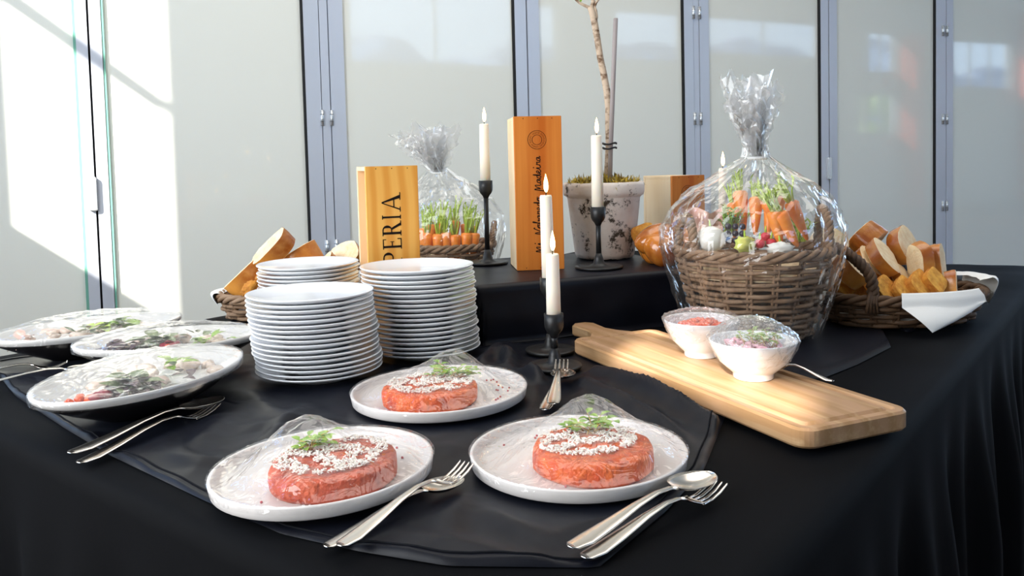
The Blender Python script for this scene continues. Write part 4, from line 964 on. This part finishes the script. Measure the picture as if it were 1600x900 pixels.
# ---- gift basket
GC = Vector((.484, 1.65, 0))
gb = wicker('gift_basket', 'round grey brown wicker basket of vegetables wrapped in cellophane', 'basket', GC, .150, .147, .106, .104, .165, 15, 18, .2, M['wicker'], rs=.0053, flare=.85)
for a0, hgt in ((pi + .1, .075), (-.15, .085)):
    a0 -= .2; w = .36
    pts = [(cos(a0 + q * w) * rr, sin(a0 + q * w) * rr, .163 + hgt * k) for q, rr, k in ((-1, .146, 0), (-.8, .144, .7), (0, .136, 1), (.8, .144, .7), (1, .146, 0))]
    rope(gb, pts, .0085, M['wicker'], turns=7)
gz = TZ + .006 + .168
MB().lathe([(0, 0), (.135, 0), (.13, .012), (.08, .022), (0, .026)], 32, (0, 0, .12)).build('straw_filling', M['crumb'], gb)
cl = 'orange carrot with pale green top inside the cellophane gift basket'; cg = 'carrots of the gift basket'
for k, (u, v, y, du, dv, dy, L, r) in enumerate([(1163, 362, 1.66, -6, -55, .02, .085, .0155), (1180, 368, 1.645, 1, -46, .02, .08, .015), (1198, 372, 1.635, 7, -50, .02, .075, .015), (1236, 376, 1.585, -30, -50, 0, .09, .016), (1247, 386, 1.545, -24, -42, 0, .075, .016), (1220, 386, 1.548, -8, -42, 0, .07, .0155), (1262, 376, 1.615, -22, -50, 0, .085, .015), (1208, 366, 1.68, 8, -46, .01, .08, .014), (1148, 372, 1.70, -2, -46, .02, .075, .0145)]):
    a = D(u, v, y); b = D(u + du, v + dv, y + dy); carrot(a, b - a, L, r, cl, cg, 100 + k, .042, 9)
def lump(name, label, cat, u, v, y, r, m, group=None, wob=.12, sd=1, parts=None):
    p = D(u, v, y); o = thing(name, label, cat, p, (0, 0, sd), group)
    MB().ell((0, 0, 0), r, 18, 12, wob, sd).build('body', M[m], o)
    if parts == 'stem': MB().tube([(0, 0, r[2] * .9), (.002, 0, r[2] + .012)], [.0025, .0012], 6).build('stem', M['greens'], o)
    return o
lump('white_onion', 'large white onion behind the left basket handle', 'onion', 1110, 374, 1.60, (.028, .028, .026), 'whiteveg', sd=2, parts='stem')
lump('cauliflower', 'knobbly white cauliflower piece at the front rim of the gift basket', 'cauliflower', 1219, 388, 1.532, (.023, .011, .012), 'whiteveg', None, .5, 3, 'stem')
lump('pattypan_squash', 'yellow green scalloped squash at the basket front', 'squash', 1164, 383, 1.530, (.024, .016, .016), 'squash', None, .45, 4, 'stem')
for k, (u, v) in enumerate(((1187, 381), (1205, 380), (1196, 370))): lump('radish', 'round red radish between squash and carrots', 'radish', u, v, (1.538, 1.55, 1.565)[k], (.0095, .0095, .009), 'radish', 'radishes in the gift basket', .05, 5 + k, 'stem')
for k in range(8): lump('grape', 'small dark grape beside the left carrots in the gift basket', 'grape', 1138 + (k % 3) * 11, 354 + (k // 3) * 11, 1.605 + (k // 3) * -.006, (.0064, .0064, .0064), 'dark', 'dark grapes in the gift basket', .02, k)
p = D(1104, 352, 1.655); o = thing('ham_slice', 'pink folded slice of ham behind the white onion', 'ham', p)
MB().grid(lambda u, v: ((u - .5) * .07, .012 * sin(u * 9) + .01 * v, (v - .5) * .06 + .006 * sin(u * 7)), 24, 8).build('slice', M['pinkham'], o)
for k, (u, v, y) in enumerate(((1140, 340, 1.655), (1230, 344, 1.735), (1248, 354, 1.665), (1150, 332, 1.735))):
    p = D(u, v, y); o = thing('herb_bunch', ('dark green herb bunch beside the left carrots in the gift basket', 'pale green leafy stalks at the back of the gift basket', 'bright green stalks by the right basket handle', 'pale green sprigs below the cellophane knot')[k], 'herbs', p); rr = random.Random(k)
    for j in range(22):
        d = Vector((rr.uniform(-.6, .6), rr.uniform(-.4, .4), 1)).normalized(); l = rr.uniform(.03, .055 if k != 2 else .045); b = Vector((rr.uniform(-.012, .012), rr.uniform(-.012, .012), -.03))
        mb = MB().tube([b, b + d * l], [.0018, .0009], 5)
        for w in range(3): mb.leaf(b + d * l * (.5 + .2 * w), (rr.uniform(-1, 1), rr.uniform(-1, 1), .7), .016, .007)
        mb.build('stalk', M['herb' if k == 0 else 'greens'], o)
# ---- cellophane
def cello(c, z0, prof, neck, plume, seed, label, nth=110, pl_dir=(0, 0), rows=44, size=1.0):
    w = thing('cellophane_wrap', label, 'cellophane', (c.x, c.y, z0)); rnd = random.Random(seed)
    def P(f):
        t = f * (len(prof) - 1); i = min(int(t), len(prof) - 2); q = t - i; q = q * q * (3 - 2 * q) * .5 + q * .5; a, b = prof[i], prof[i + 1]; return [a[j] + (b[j] - a[j]) * q for j in range(4)]
    def fn(u, v):
        t = 2 * pi * u; r, z, ox, oy = P(v)
        pk = abs(fn3(cos(t) * 5 + seed, sin(t) * 5, z * 3)) * 2 + abs(fn3(cos(t) * 13 + seed, sin(t) * 13, z * 9 + 3)) * .9
        k = 1 + (.07 + .35 * smooth(.55, 1, v)) * max(pk - .55, -.08 - .5 * smooth(.6, 1, v))
        cr = .010 * size * (fn3(cos(t) * r * 22, sin(t) * r * 22, z * 15 + seed) + .35 * fn3(cos(t) * r * 80, sin(t) * r * 80, z * 60))
        if v < .65: cr = abs(cr)
        x, y = ox + cos(t) * (r * k + cr), oy + sin(t) * (r * k + cr)
        # the sheet is pressed flat where it meets the display step
        g = Vector((c.x + x - RO.x, c.y + y - RO.y, 0)); g1, g2 = g.dot(Q1), g.dot(Q2); lim = .027
        if z + z0 < RZ + .006 and -lim < g1 < RL1 + lim and -lim < g2 < RL2 + lim:
            push = min((RL1 + lim - g1, Q1), (g2 + lim, -Q2), (RL2 + lim - g2, Q2), key=lambda p: p[0]); x += push[1].x * push[0]; y += push[1].y * push[0]
        return (x, y, z + abs(cr))
    MB().grid(fn, nth, rows, wrapu=True, smooth=False).build('sheet', M['cello'], w)
    nz = Vector(neck)
    for k in range(plume[0]):
        a = 2 * pi * k / plume[0] + rnd.uniform(-.4, .4); tilt = rnd.uniform(.05, plume[3]); L = plume[1] * rnd.uniform(.6, 1.05); wd = plume[2] * rnd.uniform(.7, 1.2)
        d = Vector((cos(a) * sin(tilt) + pl_dir[0], sin(a) * sin(tilt) + pl_dir[1], cos(tilt))).normalized(); s = Vector((-sin(a), cos(a), 0))
        def sh(u, v, a=a, L=L, wd=wd, d=d, s=s, k=k):
            ww = wd * (.18 + .82 * v ** .8); q = (u - .5) * ww; zig = (.011 * abs(((u * 5) % 2) - 1) - .005) * (1.2 - .5 * v) * size
            n_ = d.cross(s)
            p = nz + d * L * v + s * q + n_ * zig + Vector((fn3(u * 6 + k * 7, v * 7, seed), fn3(u * 6, v * 7 + k * 5, seed + 3), fn3(u * 7 + 9, v * 6, k))) * .013 * size * (.4 + v)
            if v == 1: p += d * L * .22 * fn3(u * 5, k * 3.7)
            return p
        MB().grid(sh, 16, 16, smooth=False).build('plume_sheet', M['cello2' if k % 2 else 'cello'], w)
    MB().tube([nz + Vector((cos(a * pi / 8) * neck_r * size, sin(a * pi / 8) * neck_r * size, 0)) for a in range(16)], .003 * size, 6, closed=True).build('tie', M['linen'], w)
neck_r = .018
cello(GC, TZ + .006, [(.126, .002, 0, 0), (.137, .03, 0, 0), (.152, .08, 0, 0), (.169, .14, -.002, 0), (.175, .175, -.002, 0), (.174, .21, 0, 0), (.158, .25, 0, 0), (.120, .29, .004, 0), (.065, .325, .008, 0), (.026, .352, .012, 0), (.022, .372, .012, 0)],
      (.012, 0, .352), (15, .165, .095, .42), 5.5, 'shiny clear cellophane gathered in a plume over the gift basket', pl_dir=(-.17, 0))

# ---- small carrot basket behind the pine box
KC = Vector((-.176, 2.235, 0))
wicker('carrot_basket', 'small brown wicker basket of bunched carrots behind the pine box', 'basket', KC, .122, .118, .09, .088, .132, 13, 16, 0, M['wicker'], rs=.0048)
rope(bpy.data.objects['carrot_basket'], [(.118, -.03, .132), (.126, -.02, .175), (.126, .02, .19), (.122, .05, .175), (.112, .06, .132)], .007, M['wicker'])
MB().lathe([(0, 0), (.096, 0), (.092, .01), (0, .02)], 32, (KC.x, KC.y, TZ + .1)).build('straw_filling', M['crumb'], None)
o = bpy.data.objects['straw_filling.001'] if 'straw_filling.001' in bpy.data.objects else bpy.data.objects['straw_filling']
tag(o, 'pale straw filling inside the small carrot basket', 'straw'); o['kind'] = 'stuff'
for k, (u, dv, y) in enumerate(((668, 0, 2.15), (683, 2, 2.14), (699, 0, 2.145), (714, 3, 2.15), (727, 0, 2.155), (739, 0, 2.165), (676, -14, 2.20), (693, -16, 2.21), (709, -20, 2.20), (726, -15, 2.21), (740, -12, 2.22), (660, -8, 2.2))):
    a = D(u, 408 + dv, y); carrot(a, (random.uniform(-.10, .10), .12, 1), .075, .0165, 'upright carrot with bright green stalks in the small basket', 'carrots of the small basket', 200 + k, .058, 10)
cello(KC, TZ + .003, [(.102, .002, 0, 0), (.122, .06, 0, 0), (.142, .13, 0, 0), (.150, .17, 0, 0), (.145, .215, 0, 0), (.120, .26, -.004, 0), (.085, .295, -.012, 0), (.045, .325, -.02, 0), (.026, .345, -.022, 0)],
      (-.022, 0, .335), (15, .15, .13, .8), 9.1, 'white shimmering cellophane around the small carrot basket', pl_dir=(-.25, 0), size=.9)

# ---- right bread basket
RC = Vector((.824, 1.75, 0)); ra_ = radians(8)
rb = wicker('bread_basket', 'dark oval wicker basket of bread with twisted handle and white napkin', 'basket', RC, .180, .125, .152, .10, .055, 6, 22, ra_, M['wicker_d'], rs=.0058, rimr=.0085)
inv = Matrix.Rotation(-ra_, 3, 'Z')
def loc(u, v, y): q = D(u, v, y) - Vector((RC.x, RC.y, TZ + .006)); return inv @ q
HROPE = [(cos(a) * .180 * k, sin(a) * .125 * k, .06 + z) for a, k, z in ((4.02, 1.0, 0), (3.98, 1.0, .05), (3.75, .97, .085), (3.3, .86, .100), (2.85, .9, .090), (2.5, .98, .05), (2.4, 1.0, 0))]
rope(rb, HROPE, .0105, M['wicker_d'], turns=9)
rope(rb, [(cos(a) * .180, sin(a) * .125, .06 + z) for a, z in ((.75, 0), (.80, .04), (1.02, .06), (1.24, .04), (1.3, 0))], .010, M['wicker_d'], turns=7)
mb = MB()
for j in range(4): mb.tube([(cos(4.02) * .193 - .012 + .008 * j, sin(4.02) * .136, .036), (cos(4.02) * .196 - .008 + .0055 * j, sin(4.02) * .139, .06), (cos(4.02) * .182 - .004 + .003 * j, sin(4.02) * .127, .085)], .0035, 6)
mb.build('handle_binding', M['wicker_d'], rb)
MB().lathe([(0, .012), (.148, .012), (.14, .03), (0, .034)], 40, sy=.64).build('napkin_lining', M['linen'], rb)
def napkin(u, v):      # corner of the napkin folded over the front rim
    th = 4.33 + 1.0 * u; hr = .055; tip = Vector((-.036, -.156, .004))
    def rim(k, z): return Vector((cos(th) * .180 * k, sin(th) * .125 * k, z))
    key = [(0, rim(.86, hr - .005)), (.12, rim(.95, hr + .016)), (.2, rim(1.05, hr + .021)), (.28, rim(1.12, hr + .008)), (.34, rim(1.15, hr - .006))]
    for (a, p), (b, q) in zip(key, key[1:]):
        if v <= b: return p.lerp(q, (v - a) / (b - a))
    k = (v - .34) / .66; e = key[-1][1]; return e.lerp(tip + Vector((0, -.012, 0)), k) + Vector((0, -.008 * sin(pi * k), .002 * sin(u * 8) * (1 - k)))
mb = MB().grid(napkin, 28, 50)
nap = thing('napkin', 'white cloth napkin lining the oval bread basket, corner hanging over', 'napkin', (RC.x, RC.y, TZ + .006), (0, 0, ra_))
mb.build('hanging_corner', M['linen'], nap)
def nroll(u, v):
    a = -.55 + 1.0 * u; r = .166 + .03 * sin(v * pi) + .018 * v; q = 2.9 * v
    return (cos(a) * (r + .012), sin(a) * r * .62, .082 + .012 * sin(q * 1.1) - .050 * v * v + .003 * fn3(u * 5, v * 5))
MB().grid(nroll, 24, 14).build('draped_edge', M['linen'], nap)
def nback(u, v):
    a = 1.2 + 1.5 * u; r = .140 + .012 * v; return (cos(a) * r, sin(a) * r * .68, .05 + .075 * (1 - v) * (.6 + .4 * sin(u * 8)))
MB().grid(nback, 24, 8).build('standing_edge', M['linen'], nap)
gr = 'bread wedges in the oval basket'; wl = 'thick white bread wedge with glossy brown crust in the oval basket'; clb = 'crumbly orange cornbread slice in the oval basket'
def nrot(n, up):
    y = Vector(n).normalized(); z = Vector(up); z = (z - y * z.dot(y)).normalized(); x = y.cross(z); return Matrix((x, y, z)).transposed()
def put(items, lab, group, seed, kind='white', wedge=.06, centres=None, small=1.0):      # centres: settled so that no piece runs through another
    for k, it in enumerate(items):
        (u, v, y, n_, up_, w, h, t), lb = it[:8], (it[8] if len(it) > 8 else lab)
        q = .92 * (small if len(it) < 9 else 1); w, h, t = w * q, h * q, t * .82 * (small if len(it) < 9 else 1)
        p = Vector(centres[k]) if centres else D(u, v, y); rot = nrot(n_, up_); p = p - rot @ Vector((0, 0, h / 2)); slice_bread(p, rot.to_euler(), w, h, t, seed + k, lb, None if len(it) > 8 else group, kind, wedge)
put([(1300, 400, 1.750, (-.35, -.8, .45), (.55, 0, .85), .085, .075, .055, 'tan bread wedge touching the cellophane of the gift basket'),
    (1342, 388, 1.770, (.55, -.45, -.6), (-.45, -.35, .85), .085, .07, .05, 'bread wedge with dark glazed dome above the twisted handle'),
    (1401, 390, 1.780, (.62, -.62, .35), (-.72, .1, .7), .10, .078, .036, 'large bread slice showing its pale face, leaning left at the heap top'),
    (1378, 410, 1.740, (.60, -.45, .60), (-.65, -.3, .70), .10, .072, .032, 'glazed bread slice lying under the large pale faced slice'),
    (1431, 407, 1.740, (.97, .2, .1), (-.08, 0, 1), .062, .094, .030, 'upright bread slice with its brown crust turned forward'),
    (1456, 406, 1.750, (.80, -.58, .1), (-.12, 0, 1), .06, .088, .042, 'upright bread wedge with crust and pale side next to the upright slice'),
    (1477, 447, 1.720, (.88, -.45, .05), (0, .1, 1), .05, .075, .026, 'narrow reddish crusted bread slice at the napkin end'),
    (1308, 430, 1.700, (.55, -.4, .72), (-.7, -.3, .6), .10, .06, .045, 'orange crusted wedge half hidden behind the twisted handle'),
    (1352, 434, 1.710, (.5, -.55, .66), (-.7, -.2, .6), .085, .06, .04, 'bread wedge with pale cut side just right of the twisted handle'),
    (1368, 428, 1.725, (.62, -.3, .7), (-.62, -.5, .6), .09, .06, .03, 'shiny dark domed slice in the middle of the bread heap'),
    (1402, 424, 1.750, (.6, -.5, .6), (-.6, -.4, .7), .09, .06, .04), (1330, 415, 1.810, (.3, -.5, .8), (-.6, -.4, .7), .08, .07, .05), (1415, 436, 1.800, (.4, -.6, .6), (-.5, -.2, .8), .09, .08, .04), (1443, 442, 1.780, (.9, -.2, .1), (0, 0, 1), .07, .07, .03), (1372, 398, 1.850, (.2, -.3, .9), (-.4, -.5, .7), .09, .08, .05), (1290, 440, 1.770, (.4, -.5, .7), (-.6, -.4, .6), .08, .06, .05)], wl, gr, 50, centres=[(0.7071, 1.8223, 0.9163), (0.7974, 1.8388, 0.9304), (0.8646, 1.8163, 0.9153), (0.7881, 1.7441, 0.8977), (0.8689, 1.7423, 0.8847), (0.9116, 1.7661, 0.8797), (0.9189, 1.7134, 0.8359), (0.7091, 1.7164, 0.8780), (0.7654, 1.7692, 0.8807), (0.8214, 1.8000, 0.8493), (0.8331, 1.7593, 0.8570), (0.7665, 1.7705, 0.8344), (0.8796, 1.8106, 0.8308), (0.9013, 1.7766, 0.8191), (0.7982, 1.8116, 0.8213), (0.7526, 1.8016, 0.8272)], small=.6)
put([(1384, 455, 1.675, (.45, -.75, .48), (-.55, .1, .83), .055, .055, .030, 'rough topped cornbread slice in the middle of the basket front'),
    (1408, 457, 1.668, (.50, -.70, .50), (-.60, .1, .80), .062, .058, .018, 'thin cornbread slice leaning against the next one above the napkin'),
    (1432, 457, 1.675, (.50, -.72, .48), (-.62, .1, .78), .070, .062, .022, 'broad orange cornbread slice right above the hanging napkin'),
    (1453, 458, 1.69, (.45, -.75, .48), (-.60, .1, .80), .050, .052, .020, 'cornbread slice next to the reddish crusted slice at the napkin end'),
    (1362, 455, 1.68, (.3, -.75, .6), (-.4, .2, .9), .05, .045, .035, 'yellow cornbread chunk beside the twisted handle'),
    (1390, 440, 1.71, (.1, -.4, .9), (-.3, -.9, .3), .05, .04, .035, 'dark crusted cornbread crust lump behind the cornbread slices'),
    (1316, 455, 1.67, (.3, -.7, .65), (-.4, .2, .9), .06, .04, .04, 'cornbread chunk inside the loop of the twisted handle')], clb, 'cornbread slices in the oval basket', 80, 'corn', centres=[(0.7644, 1.6838, 0.8358), (0.8049, 1.6802, 0.8356), (0.8413, 1.6867, 0.8438), (0.8698, 1.6862, 0.8545), (0.7522, 1.7169, 0.8301), (0.8086, 1.7284, 0.8254), (0.7056, 1.7432, 0.8305)])

# ---- left bread basket
LC = Vector((-.53, 1.985, 0))
wicker('bread_basket', 'low wicker bread basket behind the plate stacks by the glass doors', 'basket', LC, .180, .115, .155, .095, .05, 5, 20, .15, M['wicker'], rs=.0058, rimr=.008)
n2 = thing('napkin', 'white napkin edge curling out of the bread basket behind the stacks', 'napkin', (LC.x, LC.y, TZ + .006), (0, 0, .15))
def nl(u, v): a = 2.75 + .75 * u; r = .170 + .03 * sin(v * 2.6); return (cos(a) * r, sin(a) * r * .66, .060 + .010 * sin(v * 3.1) - .026 * v * v)
MB().grid(nl, 30, 10).build('curled_edge', M['linen'], n2)
def nl2(u, v): a = 4.1 + .5 * u; r = .164 + .004 * v; return (cos(a) * r, sin(a) * r * .62, .03 + .045 * (1 - v))
MB().grid(nl2, 14, 8).build('standing_edge', M['linen'], n2)
MB().lathe([(0, .012), (.141, .012), (.132, .03), (0, .034)], 40, sy=.58).build('lining', M['linen'], n2)
wl2 = 'pale bread slice with orange crust in the basket behind the stacks'; g2 = 'bread slices behind the plate stacks'
put([(386, 434, 1.90, (-.66, -.12, .74), (.72, -.1, .66), .06, .105, .05, 'long slanting slice with a bright thin cut edge beside the seeded buns'),
    (420, 413, 1.93, (-.62, -.48, .62), (.66, -.1, .74), .058, .112, .05, 'slanting slice showing a wide white face behind the rear plates'),
    (482, 397, 1.96, (-.55, .1, .83), (.3, -.85, .35), .09, .06, .07, 'chunky bread piece with dark scored crust above the rear plates'),
    (535, 398, 1.97, (-.40, -.76, .52), (.90, -.1, .42), .075, .085, .05, 'round white faced bread end beside the pine box'),
    (506, 404, 1.955, (-.72, -.35, .6), (.6, -.2, .75), .05, .07, .02, 'thin orange slice leaning against the round bread end'),
    (452, 408, 2.0, (-.6, -.3, .7), (.7, -.1, .66), .06, .09, .04), (500, 422, 1.95, (-.5, -.3, .8), (.7, -.2, .6), .08, .08, .06), (360, 462, 1.895, (-.7, -.3, .65), (.7, -.1, .66), .05, .06, .035), (440, 440, 1.95, (-.6, -.3, .7), (.7, -.1, .66), .08, .08, .05), (470, 450, 2.0, (-.6, -.3, .7), (.7, -.1, .66), .09, .08, .05), (415, 455, 1.99, (-.6, -.3, .7), (.7, -.1, .66), .09, .07, .06)], wl2, g2, 120, wedge=.05, centres=[(-0.6422, 1.9520, 0.8573), (-0.5693, 1.9492, 0.9263), (-0.5045, 1.9847, 0.8990), (-0.4016, 1.9797, 0.8986), (-0.4476, 1.9421, 0.8895), (-0.5330, 2.0317, 0.8397), (-0.4545, 1.9632, 0.8434), (-0.6335, 2.0049, 0.8307), (-0.5539, 1.9363, 0.8420), (-0.4799, 2.0374, 0.8431), (-0.5779, 2.0019, 0.8432)], small=.8)
for k, p in enumerate([(-0.6088, 1.884, 0.8453), (-0.5494, 1.893, 0.8409), (-0.5779, 1.893, 0.8716)]):
    tag(MB().ell((0, 0, 0), (.023, .0175, .0165), 24, 16, .3, k + 3, freq=4).build('seeded_bun', M['corncrust'], None, p, (0, -.6, .3)), 'rough seeded brown bun beside the front plate stack', 'bread', 'seeded buns behind the stacks')
p = (-0.6317, 1.9428, 0.8146); o = thing('cheese_piece', 'yellow piece of cheese beside the seeded buns', 'cheese', p, (0, -.3, .4)); MB().prism(rrect(.03, .018, .004), -.01, .01, .003).build('wedge', M['corn'], o)
